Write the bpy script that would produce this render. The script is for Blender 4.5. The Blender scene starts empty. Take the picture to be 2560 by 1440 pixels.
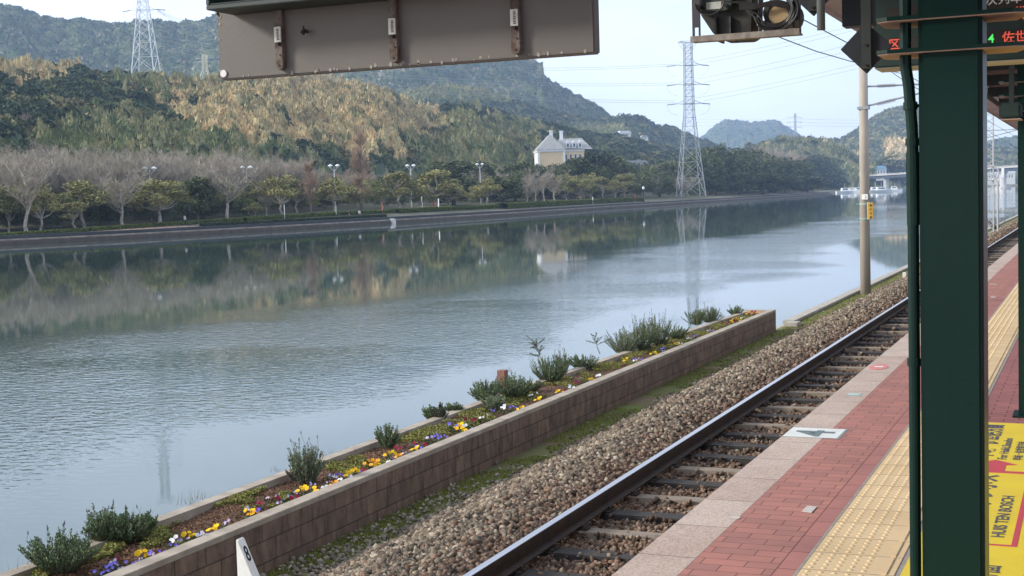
import bpy, math, random
import numpy as np
from math import radians, sin, cos, pi
random.seed(7); RNG = np.random.default_rng(11)

# ---------------------------------------------------------------- camera
F, VX, VY, TILT, CZ = 3400.0, 2741.0, 447.0, 0.0286, 5.0      # focal length in px of the 2560 wide photo, track vanishing point
SC = bpy.context.scene
COL = SC.collection
def _n(v):
    v = np.array(v, float); return v / np.linalg.norm(v)
_Y = _n([VX-1280, VY-720, F]); _p2 = np.array([-1280, VY+TILT*VX-720, F])
_U = _n(np.cross(_Y, _p2))
if _U[1] > 0: _U = -_U
_X = _n(np.cross(_Y, _U))
R = np.array([_X, _Y, _U])
from mathutils import Matrix, Vector
cam = bpy.data.cameras.new('camera'); cam_o = bpy.data.objects.new('camera', cam); COL.objects.link(cam_o)
cam.sensor_width = 36; cam.lens = F/2560*36; cam.clip_start = 0.05; cam.clip_end = 20000
rt, dn, fw = R[:, 0], R[:, 1], R[:, 2]
cam_o.matrix_world = Matrix(((rt[0], -dn[0], -fw[0], 0), (rt[1], -dn[1], -fw[1], 0), (rt[2], -dn[2], -fw[2], CZ), (0, 0, 0, 1)))
SC.camera = cam_o

# ---------------------------------------------------------------- sky, sun, exposure
SUN_EL, SUN_DIR = 26.0, _n([-0.80, -0.45, 0.0])
sun_az = math.atan2(SUN_DIR[0], SUN_DIR[1])
W = bpy.data.worlds.new("World"); SC.world = W; W.use_nodes = True
nt = W.node_tree; nt.nodes.clear()
def N(t, **k):
    n = nt.nodes.new(t)
    for a, b in k.items(): setattr(n, a, b)
    return n
wo = N('ShaderNodeOutputWorld'); bg = N('ShaderNodeBackground'); sky = N('ShaderNodeTexSky', sky_type='NISHITA', sun_disc=False)
sky.sun_elevation = radians(SUN_EL); sky.sun_rotation = sun_az; sky.air_density = 1.0; sky.dust_density = 1.5; sky.ozone_density = 1.2
tc = N('ShaderNodeTexCoord'); mp = N('ShaderNodeMapping'); mp.inputs['Scale'].default_value = (1.0, 1.0, 2.6)
nz = N('ShaderNodeTexNoise'); nz.inputs['Scale'].default_value = 3.2; nz.inputs['Detail'].default_value = 6; nz.inputs['Roughness'].default_value = 0.55
mr = N('ShaderNodeMapRange'); mr.inputs['From Min'].default_value = 0.40; mr.inputs['From Max'].default_value = 0.66
mr.inputs['To Min'].default_value = 0.55; mr.inputs['To Max'].default_value = 0.96
mx = N('ShaderNodeMix', data_type='RGBA'); mx.inputs[7].default_value = (6.6, 7.2, 8.3, 1)     # thin high cloud
nt.links.new(tc.outputs['Generated'], mp.inputs['Vector']); nt.links.new(mp.outputs[0], nz.inputs['Vector'])
nt.links.new(nz.outputs['Fac'], mr.inputs['Value']); nt.links.new(mr.outputs[0], mx.inputs[0])
nt.links.new(sky.outputs[0], mx.inputs[6]); nt.links.new(mx.outputs[2], bg.inputs['Color'])
bg.inputs['Strength'].default_value = 0.12
nt.links.new(bg.outputs[0], wo.inputs[0])
sl = bpy.data.lights.new('sun', 'SUN'); sl.energy = 2.5; sl.angle = radians(10); sl.color = (1.0, 0.93, 0.82)
so = bpy.data.objects.new('sun', sl); COL.objects.link(so)
sd = Vector((SUN_DIR[0]*cos(radians(SUN_EL)), SUN_DIR[1]*cos(radians(SUN_EL)), sin(radians(SUN_EL))))
so.rotation_euler = sd.to_track_quat('Z', 'Y').to_euler(); so.location = (-30, -30, 60)
SC.view_settings.view_transform = 'Standard'; SC.view_settings.look = 'None'
SC.view_settings.exposure = 0.82; SC.view_settings.gamma = 1.0
SC.cycles.max_bounces = 6; SC.cycles.diffuse_bounces = 3; SC.cycles.glossy_bounces = 3; SC.cycles.transparent_max_bounces = 6
SC.cycles.volume_bounces = 0

# ---------------------------------------------------------------- pixel -> place
def ray(x, y): return np.array([x-1280, y-720, F]) @ R.T
def at_z(x, y, z):
    d = ray(x, y); return d*((z-CZ)/d[2]) + np.array([0, 0, CZ])
def at_Y(x, y, Y):
    d = ray(x, y); return d*(Y/d[1]) + np.array([0, 0, CZ])
def at_X(x, y, X):
    d = ray(x, y); return d*(X/d[0]) + np.array([0, 0, CZ])
def at_D(x, y, D):
    d = ray(x, y); return d*(D/math.hypot(d[0], d[1])) + np.array([0, 0, CZ])
def proj(P):
    P = np.atleast_2d(P) - np.array([0, 0, CZ]); c = P @ R
    return 1280+F*c[:, 0]/c[:, 2], 720+F*c[:, 1]/c[:, 2]
def rays(x, y): return np.stack([x-1280, y-720, np.full_like(x, F)], -1) @ R.T
def interp(x, pts):
    p = np.array(pts, float); return np.interp(x, p[:, 0], p[:, 1])

# ---------------------------------------------------------------- materials
MATS = {}
def mat(name, c1, c2=None, scale=5.0, rough=0.8, bump=0.0, bscale=None, metal=0.0, attr=False, c3=None, spec=0.5, coat=0.0, emit=None, stretch=None, lo=0.35, hi=0.65, bdist=0.02):
    if name in MATS: return MATS[name]
    m = bpy.data.materials.new(name); m.use_nodes = True; t = m.node_tree; b = t.nodes['Principled BSDF']
    b.inputs['Roughness'].default_value = rough; b.inputs['Metallic'].default_value = metal
    b.inputs['Specular IOR Level'].default_value = spec; b.inputs['Coat Weight'].default_value = coat
    c2 = c2 or tuple(v*0.75 for v in c1)
    tcn = t.nodes.new('ShaderNodeTexCoord'); mpn = t.nodes.new('ShaderNodeMapping')
    if stretch: mpn.inputs['Scale'].default_value = stretch
    t.links.new(tcn.outputs['Object'], mpn.inputs['Vector'])
    n = t.nodes.new('ShaderNodeTexNoise'); n.inputs['Scale'].default_value = scale; n.inputs['Detail'].default_value = 8; n.inputs['Roughness'].default_value = 0.6
    t.links.new(mpn.outputs[0], n.inputs['Vector'])
    r = t.nodes.new('ShaderNodeValToRGB'); r.color_ramp.elements[0].position = lo; r.color_ramp.elements[1].position = hi
    r.color_ramp.elements[0].color = (*c1, 1); r.color_ramp.elements[1].color = (*c2, 1)
    if c3:
        e = r.color_ramp.elements.new(hi+(1-hi)*0.35); e.color = (*c3, 1)
    t.links.new(n.outputs['Fac'], r.inputs[0]); out = r.outputs[0]
    if attr:
        a = t.nodes.new('ShaderNodeAttribute'); a.attribute_name = 'Col'
        mu = t.nodes.new('ShaderNodeMix'); mu.data_type = 'RGBA'; mu.blend_type = 'MULTIPLY'; mu.inputs[0].default_value = 1
        t.links.new(out, mu.inputs[6]); t.links.new(a.outputs['Color'], mu.inputs[7]); out = mu.outputs[2]
    t.links.new(out, b.inputs['Base Color'])
    if bump:
        n2 = t.nodes.new('ShaderNodeTexNoise'); n2.inputs['Scale'].default_value = bscale or scale*4; n2.inputs['Detail'].default_value = 6
        t.links.new(mpn.outputs[0], n2.inputs['Vector'])
        bp = t.nodes.new('ShaderNodeBump'); bp.inputs['Strength'].default_value = bump; bp.inputs['Distance'].default_value = bdist
        t.links.new(n2.outputs['Fac'], bp.inputs['Height']); t.links.new(bp.outputs[0], b.inputs['Normal'])
    if emit:
        b.inputs['Emission Color'].default_value = (*emit[:3], 1); b.inputs['Emission Strength'].default_value = emit[3]
    MATS[name] = m; return m
LEAF = lambda: mat('leaf_mass', (1, 1, 1), (0.82, 0.82, 0.82), scale=0.7, rough=0.75, attr=True, spec=0.2)
BARK = lambda: mat('pale_bark', (0.40, 0.36, 0.30), (0.24, 0.21, 0.17), scale=2.5, rough=0.9)
DBARK = lambda: mat('dark_bark', (0.16, 0.13, 0.11), (0.09, 0.07, 0.06), scale=2.5, rough=0.9)

# ---------------------------------------------------------------- objects and meshes
def tag(o, label=None, cat=None, group=None, kind=None):
    if label: o['label'] = label
    if cat: o['category'] = cat
    if group: o['group'] = group
    if kind: o['kind'] = kind
    return o
def thing(name, label, cat, loc=(0, 0, 0), rz=0.0, group=None):
    o = bpy.data.objects.new(name, None); COL.objects.link(o); o.location = loc; o.rotation_euler = (0, 0, rz); o.empty_display_size = 0.2
    return tag(o, label, cat, group)
def link(name, me, m=None, parent=None):
    o = bpy.data.objects.new(name, me); COL.objects.link(o)
    if m is not None and not me.materials: me.materials.append(m)
    if parent is not None: o.parent = parent
    return o
def dup(root, loc=None, rz=None, scale=None, label=None, group=None):
    def cp(o, par):
        c = o.copy(); COL.objects.link(c); c.parent = par
        for ch in list(o.children): cp(ch, c)
        return c
    r = cp(root, None)
    if loc is not None: r.location = loc
    if rz is not None: r.rotation_euler = (0, 0, rz)
    if scale is not None: r.scale = scale
    if label: r['label'] = label
    if group: r['group'] = group
    return r
def mesh_np(name, V, Fc, col=None, smooth=False):
    V = np.ascontiguousarray(V, np.float32); Fc = np.ascontiguousarray(Fc, np.int32); k = Fc.shape[1]
    me = bpy.data.meshes.new(name); me.vertices.add(len(V)); me.vertices.foreach_set('co', V.ravel())
    me.loops.add(Fc.size); me.loops.foreach_set('vertex_index', Fc.ravel())
    me.polygons.add(len(Fc)); me.polygons.foreach_set('loop_start', np.arange(0, Fc.size, k, dtype=np.int32))
    if smooth: me.polygons.foreach_set('use_smooth', np.ones(len(Fc), bool))
    me.update(calc_edges=True)
    if col is not None:
        a = me.color_attributes.new('Col', 'FLOAT_COLOR', 'POINT')
        c = np.ones((len(V), 4), np.float32); c[:, :3] = col; a.data.foreach_set('color', c.ravel())
    return me
class MB:
    """collects simple shapes into one mesh"""
    def __init__(s): s.v = []; s.f = []
    def add(s, vs, fs):
        b = len(s.v); s.v += [tuple(map(float, p)) for p in vs]; s.f += [tuple(i+b for i in f) for f in fs]; return s
    def box(s, a, b):
        x0, y0, z0 = a; x1, y1, z1 = b
        return s.add([(x0,y0,z0),(x1,y0,z0),(x1,y1,z0),(x0,y1,z0),(x0,y0,z1),(x1,y0,z1),(x1,y1,z1),(x0,y1,z1)],
                     [(0,3,2,1),(4,5,6,7),(0,1,5,4),(1,2,6,5),(2,3,7,6),(3,0,4,7)])
    def tube(s, p, q, r0, r1=None, n=8, cap=True):
        r1 = r0 if r1 is None else r1; p = Vector(p); q = Vector(q); d = (q-p)
        if d.length < 1e-6: return s
        d.normalize(); u = d.orthogonal().normalized(); w = d.cross(u); vs = []
        for c, r in ((p, r0), (q, r1)):
            for i in range(n):
                a = 2*pi*i/n; vs.append(c+u*(r*cos(a))+w*(r*sin(a)))
        fs = [(i, (i+1) % n, n+(i+1) % n, n+i) for i in range(n)]
        if cap: fs += [tuple(range(n-1, -1, -1)), tuple(range(n, 2*n))]
        return s.add(vs, fs)
    def path(s, pts, r, n=6):
        for a, b in zip(pts[:-1], pts[1:]): s.tube(a, b, r, r, n)
        return s
    def prism(s, poly, h0, h1, axis='z'):
        n = len(poly)
        def P(a, b, h): return {'z': (a, b, h), 'y': (a, h, b), 'x': (h, a, b)}[axis]
        vs = [P(a, b, h0) for a, b in poly]+[P(a, b, h1) for a, b in poly]
        return s.add(vs, [tuple(range(n-1, -1, -1)), tuple(range(n, 2*n))]+[(i, (i+1) % n, n+(i+1) % n, n+i) for i in range(n)])
    def lathe(s, prof, c=(0, 0, 0), n=16):
        vs = []
        for r, z in prof:
            for i in range(n): vs.append((c[0]+r*cos(2*pi*i/n), c[1]+r*sin(2*pi*i/n), c[2]+z))
        k = len(prof); fs = [(j*n+i, j*n+(i+1) % n, (j+1)*n+(i+1) % n, (j+1)*n+i) for j in range(k-1) for i in range(n)]
        fs += [tuple(range(n-1, -1, -1)), tuple((k-1)*n+i for i in range(n))]
        return s.add(vs, fs)
    def mesh(s, name, smooth=False, bevel=0):
        me = bpy.data.meshes.new(name); me.from_pydata(s.v, [], s.f); me.update()
        import bmesh
        bm = bmesh.new(); bm.from_mesh(me); bmesh.ops.recalc_face_normals(bm, faces=bm.faces)
        if bevel: bmesh.ops.bevel(bm, geom=[e for e in bm.edges if len(e.link_faces) == 2 and e.calc_face_angle(0) > 0.5], offset=bevel, segments=2, affect='EDGES', clamp_overlap=True)
        bm.to_mesh(me); bm.free()
        if smooth: me.polygons.foreach_set('use_smooth', [True]*len(me.polygons))
        me.update(); return me
    def build(s, name, m, parent=None, smooth=False, bevel=0):
        return link(name, s.mesh(name, smooth, bevel), m, parent)
def text(name, body, size, m, M4, parent=None, ext=0.001, bold=0.0, sx=1.0, align='LEFT'):
    """flat lettering, M4 places its own x-y plane"""
    c = bpy.data.curves.new(name, 'FONT'); c.body = body; c.size = size; c.extrude = ext; c.offset = bold; c.align_x = align; c.resolution_u = 3
    o = bpy.data.objects.new(name, c); COL.objects.link(o); bpy.context.view_layer.update()
    me = bpy.data.meshes.new_from_object(o.evaluated_get(bpy.context.evaluated_depsgraph_get()))
    bpy.data.objects.remove(o); me.transform(Matrix.Diagonal((sx, 1, 1, 1))); me.transform(M4); me.materials.clear()
    return link(name, me, m, parent)
def frame4(o, x, y):
    x = Vector(x).normalized(); y = Vector(y).normalized(); z = x.cross(y)
    return Matrix(((x[0], y[0], z[0], o[0]), (x[1], y[1], z[1], o[1]), (x[2], y[2], z[2], o[2]), (0, 0, 0, 1)))
def sines(X, Y, lam, seed, k=5):
    g = np.random.default_rng(seed); o = np.zeros_like(X)
    for i in range(k):
        a = g.uniform(0, 2*pi); l = lam*g.uniform(0.5, 1.5); o = o + np.sin((X*cos(a)+Y*sin(a))*2*pi/l+g.uniform(0, 6.28))
    return o/k
def voro(X, Y, s, seed=0):
    """distance to the nearest jittered point in units of s, and a random number for that point"""
    gx = np.floor(X/s).astype(np.int64); gy = np.floor(Y/s).astype(np.int64); best = np.full(X.shape, 9.0); rid = np.zeros(X.shape)
    def h(a, b, k):
        v = (a*374761393+b*668265263+k*974634777+seed*1274126177) & 0xffffffff
        v = ((v ^ (v >> 13))*1274126177) & 0xffffffff
        return ((v ^ (v >> 16)) & 0xffff)/65535.0
    for i in (-1, 0, 1):
        for j in (-1, 0, 1):
            a = gx+i; b = gy+j
            d = np.hypot(X/s-(a+h(a, b, 1)), Y/s-(b+h(a, b, 2))); m = d < best
            best = np.where(m, d, best); rid = np.where(m, h(a, b, 3), rid)
    return best, rid

# ================================================================ THE SETTING
Z_W, Z_G, Z_RAIL, Z_SL, Z_P = 0.0, 1.85, 2.35, 2.17, 3.32       # water, quay ground, rail top, sleeper top, platform
# ---- water
me = MB().add([(-9000, -500, 0), (-6.7, -500, 0), (-6.7, 9000, 0), (-9000, 9000, 0)], [(0, 1, 2, 3)]).mesh('water')
wm = bpy.data.materials.new('water'); wm.use_nodes = True; t = wm.node_tree; b = t.nodes['Principled BSDF']
b.inputs['Base Color'].default_value = (0.048, 0.080, 0.076, 1); b.inputs['Roughness'].default_value = 0.03; b.inputs['IOR'].default_value = 1.50; b.inputs['Specular IOR Level'].default_value = 0.62
g = t.nodes.new('ShaderNodeNewGeometry'); sx = t.nodes.new('ShaderNodeSeparateXYZ'); t.links.new(g.outputs['Position'], sx.inputs[0])
def wnoise(scale, stretch, detail=3, rough=0.5):
    m_ = t.nodes.new('ShaderNodeMapping'); m_.inputs['Scale'].default_value = stretch; m_.inputs['Rotation'].default_value = (0, 0, radians(-62))
    n_ = t.nodes.new('ShaderNodeTexNoise'); n_.inputs['Scale'].default_value = scale; n_.inputs['Detail'].default_value = detail; n_.inputs['Roughness'].default_value = rough
    t.links.new(g.outputs['Position'], m_.inputs[0]); t.links.new(m_.outputs[0], n_.inputs['Vector']); return n_.outputs['Fac']
def wmath(op, a, b_=None, clamp=False):
    m_ = t.nodes.new('ShaderNodeMath'); m_.operation = op; m_.use_clamp = clamp
    for i, v in enumerate((a, b_)):
        if v is None: continue
        if isinstance(v, (int, float)): m_.inputs[i].default_value = v
        else: t.links.new(v, m_.inputs[i])
    return m_.outputs[0]
def wrange(v, a, b_, c, d):
    m_ = t.nodes.new('ShaderNodeMapRange'); m_.interpolation_type = 'SMOOTHSTEP'
    for i, q in zip(('From Min', 'From Max', 'To Min', 'To Max'), (a, b_, c, d)): m_.inputs[i].default_value = q
    t.links.new(v, m_.inputs['Value']); return m_.outputs[0]
big = wnoise(0.022, (1, 1, 1), 3)
xx = wmath('ADD', sx.outputs['X'], wmath('MULTIPLY', wmath('SUBTRACT', big, 0.5), 34.0))
band = wmath('MULTIPLY', wrange(xx, -15, -21, 0, 1), wrange(xx, -40, -27, 0, 1))
rip = wnoise(3.8, (0.62, 1.15, 1), 2, 0.5); fine = wnoise(0.9, (0.5, 1.5, 1), 3)
hgt = wmath('ADD', wmath('MULTIPLY', rip, wmath('ADD', wmath('MULTIPLY', wmath('MULTIPLY', band, wrange(wnoise(0.11, (0.8, 1.0, 1), 3), 0.38, 0.60, 0.30, 1.0)), 0.024), 0.00018)), wmath('MULTIPLY', fine, 0.0005))
bp = t.nodes.new('ShaderNodeBump'); bp.inputs['Strength'].default_value = 1.0; bp.inputs['Distance'].default_value = 1.0
t.links.new(hgt, bp.inputs['Height']); t.links.new(bp.outputs[0], b.inputs['Normal'])
tag(link('water', me, wm), 'calm inlet water with a rippled band', kind='structure')

# ---- quay ground, shoulder of the track
def strip(name, prof, y0, y1, m, n=1, kind='structure', label=None, wob=0.0, seed=1):
    """sweeps a cross-section (x, z) along the track"""
    ys = np.linspace(y0, y1, n+1); V = []; 
    for y in ys:
        for i, (x, z) in enumerate(prof): V.append((x, y, z))
    V = np.array(V); k = len(prof)
    if wob: V[:, 2] += wob*sines(V[:, 0], V[:, 1], 0.6, seed)
    Fc = [(j*k+i, j*k+i+1, (j+1)*k+i+1, (j+1)*k+i) for j in range(n) for i in range(k-1)]
    o = link(name, mesh_np(name, V, Fc), m); return tag(o, label, kind=kind)
soil_m = mat('mossy_earth', (0.145, 0.105, 0.055), (0.11, 0.125, 0.028), scale=1.1, rough=1, bump=0.8, bscale=30, c3=(0.13, 0.17, 0.03), lo=0.42, hi=0.56)
strip('ground', [(-6.58, Z_G-2.4), (-6.58, Z_G-0.01), (-6.3, Z_G-0.01), (-5.2, Z_G+0.0), (9, Z_G), (60, Z_G)], -6, 700, soil_m, 1, label='mossy earth strip beside the track')
quay_m = mat('quay_concrete', (0.42, 0.38, 0.32), (0.28, 0.26, 0.22), scale=3, rough=0.9, bump=0.3)
o = tag(MB().box((-6.72, 29.95, -1.5), (-6.583, 700, Z_G-0.01)).box((-6.72, 31.5, Z_G-0.01), (-6.45, 700, Z_G+0.06)).build('quay_wall', quay_m, bevel=0.01), 'pale concrete coping of the near quay running past the planter', 'quay wall')
MB().add([(-6.72, -6, -1), (-6.72, 30, -1), (-6.72, 30, Z_G-.02), (-6.72, -6, Z_G-.02)], [(0, 1, 2, 3)])
blk = MB()
for (x, y, a) in ((-6.30, 31.0, 0.4), (-6.36, 45.3, 0.1)):
    blk.box((x-0.2*(a), y-0.3, Z_G), (x+0.05, y+0.05, Z_G+0.12))
tag(MB().box((-6.52, 30.7, Z_G-.01), (-6.22, 31.1, Z_G+0.09)).build('broken_slab', quay_m, bevel=0.012), 'broken slab of pale coping just past the planter end', 'slab')
tag(MB().box((-5.95, 46.8, Z_G-.01), (-5.83, 46.92, Z_G+0.22)).build('survey_stake', mat('white_stone', (0.7, 0.68, 0.62)), bevel=0.01), 'short white stake in the grass past the concrete pole', 'stake')

# ---- ballast bed (with real stones) 
bal_m = mat('ballast_bed', (0.10, 0.08, 0.06), (0.05, 0.04, 0.03), scale=14, rough=1, bump=1.0, bscale=22)
def bed_z(X, Y):
    return np.interp(X, [-6.4, -5.95, -5.05, -4.6, -4.15, -3.95, -1.9], [Z_G-0.01, Z_G+0.02, Z_SL+0.03, Z_SL+0.045, Z_SL-0.01, Z_SL-0.045, Z_SL-0.05])
xs = np.array([-6.1, -5.95, -5.5, -5.05, -4.6, -4.15, -3.95, -2.5, -1.9])
strip('ballast_bed', [(x, float(bed_z(x, 0))-0.03) for x in xs], 0, 160, bal_m, 1, label='stone ballast bed under the track')
# ---- platform
def pav(name, c1, c2, mortar, bw, rh, off, ms, loc=(0, 0, 0), rough=0.85, spk=0.0, var=None, bump=0.35):
    m = bpy.data.materials.new(name); m.use_nodes = True; t = m.node_tree; b = t.nodes['Principled BSDF']; b.inputs['Roughness'].default_value = rough
    tcn = t.nodes.new('ShaderNodeTexCoord'); mpn = t.nodes.new('ShaderNodeMapping'); mpn.inputs['Location'].default_value = loc
    t.links.new(tcn.outputs['Object'], mpn.inputs[0])
    br = t.nodes.new('ShaderNodeTexBrick'); br.offset = off; br.inputs['Scale'].default_value = 1; br.inputs['Brick Width'].default_value = bw; br.inputs['Row Height'].default_value = rh
    br.inputs['Mortar Size'].default_value = ms; br.inputs['Mortar Smooth'].default_value = 0.2; br.inputs['Bias'].default_value = 0
    br.inputs['Color1'].default_value = (*c1, 1); br.inputs['Color2'].default_value = (*c2, 1); br.inputs['Mortar'].default_value = (*mortar, 1)
    t.links.new(mpn.outputs[0], br.inputs['Vector'])
    n = t.nodes.new('ShaderNodeTexNoise'); n.inputs['Scale'].default_value = 2.2; n.inputs['Detail'].default_value = 9; n.inputs['Roughness'].default_value = 0.7
    t.links.new(tcn.outputs['Object'], n.inputs['Vector'])
    r = t.nodes.new('ShaderNodeValToRGB'); r.color_ramp.elements[0].position = 0.3; r.color_ramp.elements[1].position = 0.7
    r.color_ramp.elements[0].color = (*(var or (0.8, 0.8, 0.8)), 1); r.color_ramp.elements[1].color = (1.08, 1.06, 1.03, 1)
    t.links.new(n.outputs['Fac'], r.inputs[0])
    mu = t.nodes.new('ShaderNodeMix'); mu.data_type = 'RGBA'; mu.blend_type = 'MULTIPLY'; mu.inputs[0].default_value = 1
    t.links.new(br.outputs['Color'], mu.inputs[6]); t.links.new(r.outputs[0], mu.inputs[7]); out = mu.outputs[2]
    if spk:
        v = t.nodes.new('ShaderNodeTexNoise'); v.inputs['Scale'].default_value = 95; v.inputs['Detail'].default_value = 3; t.links.new(tcn.outputs['Object'], v.inputs['Vector'])
        r2 = t.nodes.new('ShaderNodeValToRGB'); r2.color_ramp.elements[0].position = 0.36; r2.color_ramp.elements[1].position = 0.56
        r2.color_ramp.elements[0].color = (1-spk, 1-spk, 1-spk, 1); r2.color_ramp.elements[1].color = (1.05, 1.05, 1.05, 1); t.links.new(v.outputs['Fac'], r2.inputs[0])
        m2 = t.nodes.new('ShaderNodeMix'); m2.data_type = 'RGBA'; m2.blend_type = 'MULTIPLY'; m2.inputs[0].default_value = 1
        t.links.new(out, m2.inputs[6]); t.links.new(r2.outputs[0], m2.inputs[7]); out = m2.outputs[2]
    t.links.new(out, b.inputs['Base Color'])
    bpn = t.nodes.new('ShaderNodeBump'); bpn.inputs['Strength'].default_value = bump; bpn.inputs['Distance'].default_value = 0.004; bpn.invert = True
    t.links.new(br.outputs['Fac'], bpn.inputs['Height']); t.links.new(bpn.outputs[0], b.inputs['Normal'])
    return m
XE, XS, XR, XYL, XYR = -1.957, -1.685, -1.302, -1.197, -0.797
plat_m = mat('platform_concrete', (0.34, 0.31, 0.27), (0.2, 0.18, 0.16), scale=3, rough=0.9, bump=0.3)
tag(MB().box((-1.80, -8, Z_G-0.1), (9, 300, Z_P-0.2)).box((XE, -8, Z_P-0.2), (9, 300, Z_P-0.006)).build('platform', plat_m), 'station platform beside the track', kind='structure')
def sheet(name, x0, x1, m, z, y0=-8, y1=300, label=None):
    return tag(MB().add([(x0, y0, z), (x1, y0, z), (x1, y1, z), (x0, y1, z)], [(0, 1, 2, 3)]).build(name, m), label, kind='structure')
stone = pav('edge_stone', (0.50, 0.40, 0.345), (0.57, 0.485, 0.43), (0.13, 0.10, 0.08), 50, 0.59, 0, 0.004, loc=(25, -5.95+0.59*20, 0), spk=0.30, var=(0.80, 0.72, 0.68))
tag(MB().box((XE-0.002, -8, Z_P-0.12), (XS, 300, Z_P)).build('platform_edge', stone), 'pale stone edge blocks of the platform', kind='structure')
brick = pav('red_paver', (0.44, 0.185, 0.148), (0.34, 0.155, 0.132), (0.14, 0.06, 0.05), 0.2, 0.1, 0.5, 0.003, loc=(0.045, 0.03, 0), var=(0.82, 0.80, 0.80))
sheet('red_paving', XS, XR, brick, Z_P-0.001, label='dark red brick paving of the platform')
brick2 = pav('red_border', (0.42, 0.175, 0.15), (0.35, 0.15, 0.135), (0.12, 0.05, 0.045), 0.105, 0.3, 0, 0.004, loc=(-XR+0.0, 0.1, 0), var=(0.82, 0.8, 0.8))
sheet('paving_border', XR, XYL, brick2, Z_P-0.002, label='red border row between brick and yellow tiles')
brick3 = pav('red_paver_inner', (0.38, 0.135, 0.13), (0.30, 0.115, 0.115), (0.12, 0.05, 0.045), 0.2, 0.1, 0.5, 0.005, loc=(0.0, 0.06, 0), var=(0.78, 0.78, 0.82))
sheet('red_paving_inner', XYR, 9, brick3, Z_P-0.0015, label='red brick paving behind the tactile tiles')
tactile_m = pav('tactile_tile', (0.62, 0.465, 0.275), (0.68, 0.52, 0.32), (0.22, 0.16, 0.10), 0.4, 0.3, 0, 0.004, loc=(-XYL+0.0, -7.41+0.3*30, 0), var=(0.9, 0.88, 0.84))
tb = MB().add([(XYL, -8, Z_P+.002), (XYR, -8, Z_P+.002), (XYR, 150, Z_P+.002), (XYL, 150, Z_P+.002)], [(0, 1, 2, 3)])
# raised dots: 5 x 5 on each tile, and one bar along the inner side
n = 8; dv = []; df = []
prof = [(0.0115, 0), (0.010, 0.003), (0.006, 0.005)]
dome = [(r*cos(2*pi*i/n), r*sin(2*pi*i/n), z) for r, z in prof for i in range(n)]
dfc = [(j*n+i, j*n+(i+1) % n, (j+1)*n+(i+1) % n, (j+1)*n+i) for j in range(2) for i in range(n)]
for k in range(-4, 90):
    ty = 7.41+0.3*k-0.6
    for i in range(5):
        for j in range(5):
            cx, cy = XYL+0.035+i*0.0575, ty+0.035+j*0.0575
            tb.add([(cx+a, cy+b_, Z_P+0.002+c) for a, b_, c in dome], dfc); tb.add([(cx+a, cy+b_, Z_P+0.002+c) for a, b_, c in dome[-n:]], [tuple(range(n))])
    tb.box((-0.852, ty+0.01, Z_P+.002), (-0.832, ty+0.29, Z_P+.007))
tag(tb.build('tactile_paving', tactile_m), 'yellow tactile warning tiles with rows of raised dots', kind='structure')
sheet('grout_strip', XYR-0.002, XYR+0.022, mat('grout', (0.34, 0.31, 0.28), scale=20, rough=0.95), Z_P+0.0005, label='grey grout strip beside the tactile tiles')
sheet('grout_line', XYL-0.014, XYL+0.001, mat('grout', (0.34, 0.31, 0.28)), Z_P+0.0006, label='grey grout line before the tactile tiles')
sheet('expansion_joint', XS, XYL-0.01, mat('joint', (0.09, 0.07, 0.06)), Z_P+0.001, 20.4, 20.46, label='dark expansion joint across the platform')

# ---- far bank: quay, promenade, park lawn
BANK = [(60, -142), (150, -143.5), (167, -138), (208, -134), (247, -132), (316, -133), (398, -140), (497, -144), (652, -149), (750, -150), (893, -154), (905, -175), (1000, -200)]
def bankX(Y): return interp(Y, BANK)
def bankD(px, off):
    r = ray(px, 500); Y = 300.0
    for _ in range(40): Y = (bankX(Y)-off)/(r[0]/r[1])
    return math.hypot(bankX(Y)-off, Y)
def fall(Y): return float(np.interp(Y, [100, 150, 175, 200, 232], [-1.2, -1.10, -.70, -.35, 0]))
def park_z(off, Y=400.0): return fall(Y)*float(np.clip((off-1.9)/6, 0, 1))+np.interp(off, [0, 1.9, 8, 12, 30, 70, 200], [1.3, 1.3, 2.0, 2.2, 2.8, 5.0, 9.0])
ysb = np.concatenate([np.arange(40, 420, 10), np.arange(420, 910, 25)])
def bank_strip(name, prof, m, label, kind='structure', cat=None, y0=40, y1=905, jit=0.0):
    ys = ysb[(ysb >= y0) & (ysb <= y1)]
    if jit: ys = np.arange(y0, y1, 2.5)
    V = []; k = len(prof)
    for y in ys:
        bx = bankX(y)
        for (o_, z) in prof: V.append((bx-o_+random.uniform(-jit, jit), y+random.uniform(-jit, jit), z+(fall(y)*min(1, (o_-1.9)/6) if o_ > 1.9 else 0)))
    Fc = [(j*k+i, (j+1)*k+i, (j+1)*k+i+1, j*k+i+1) for j in range(len(ys)-1) for i in range(k-1)]
    return tag(link(name, mesh_np(name, np.array(V), Fc), m), label, cat, kind=kind)
bank_strip('river_wall', [(0, -1.5), (0, 0.1), (0.2, 0.5), (0.3, 0.6)], mat('stone_wall', (0.075, 0.058, 0.044), (0.040, 0.033, 0.027), scale=0.9, rough=1, bump=0.6), 'grey stone river wall at the foot of the far promenade', kind=None, cat='wall')
bank_strip('river_ledge', [(0.3, 0.6), (0.3, 0.8), (1.5, 0.82)], mat('ledge', (0.26, 0.22, 0.185), (0.12, 0.10, 0.085), scale=0.5, rough=1), 'pale ledge above the river wall', 'structure')
bank_strip('promenade_wall', [(1.5, 0.8), (1.5, 1.32), (1.9, 1.34)], mat('dark_wall', (0.035, 0.038, 0.042), (0.022, 0.025, 0.028), scale=0.7, rough=1), 'dark retaining wall between ledge and promenade', kind=None, cat='wall')
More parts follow.
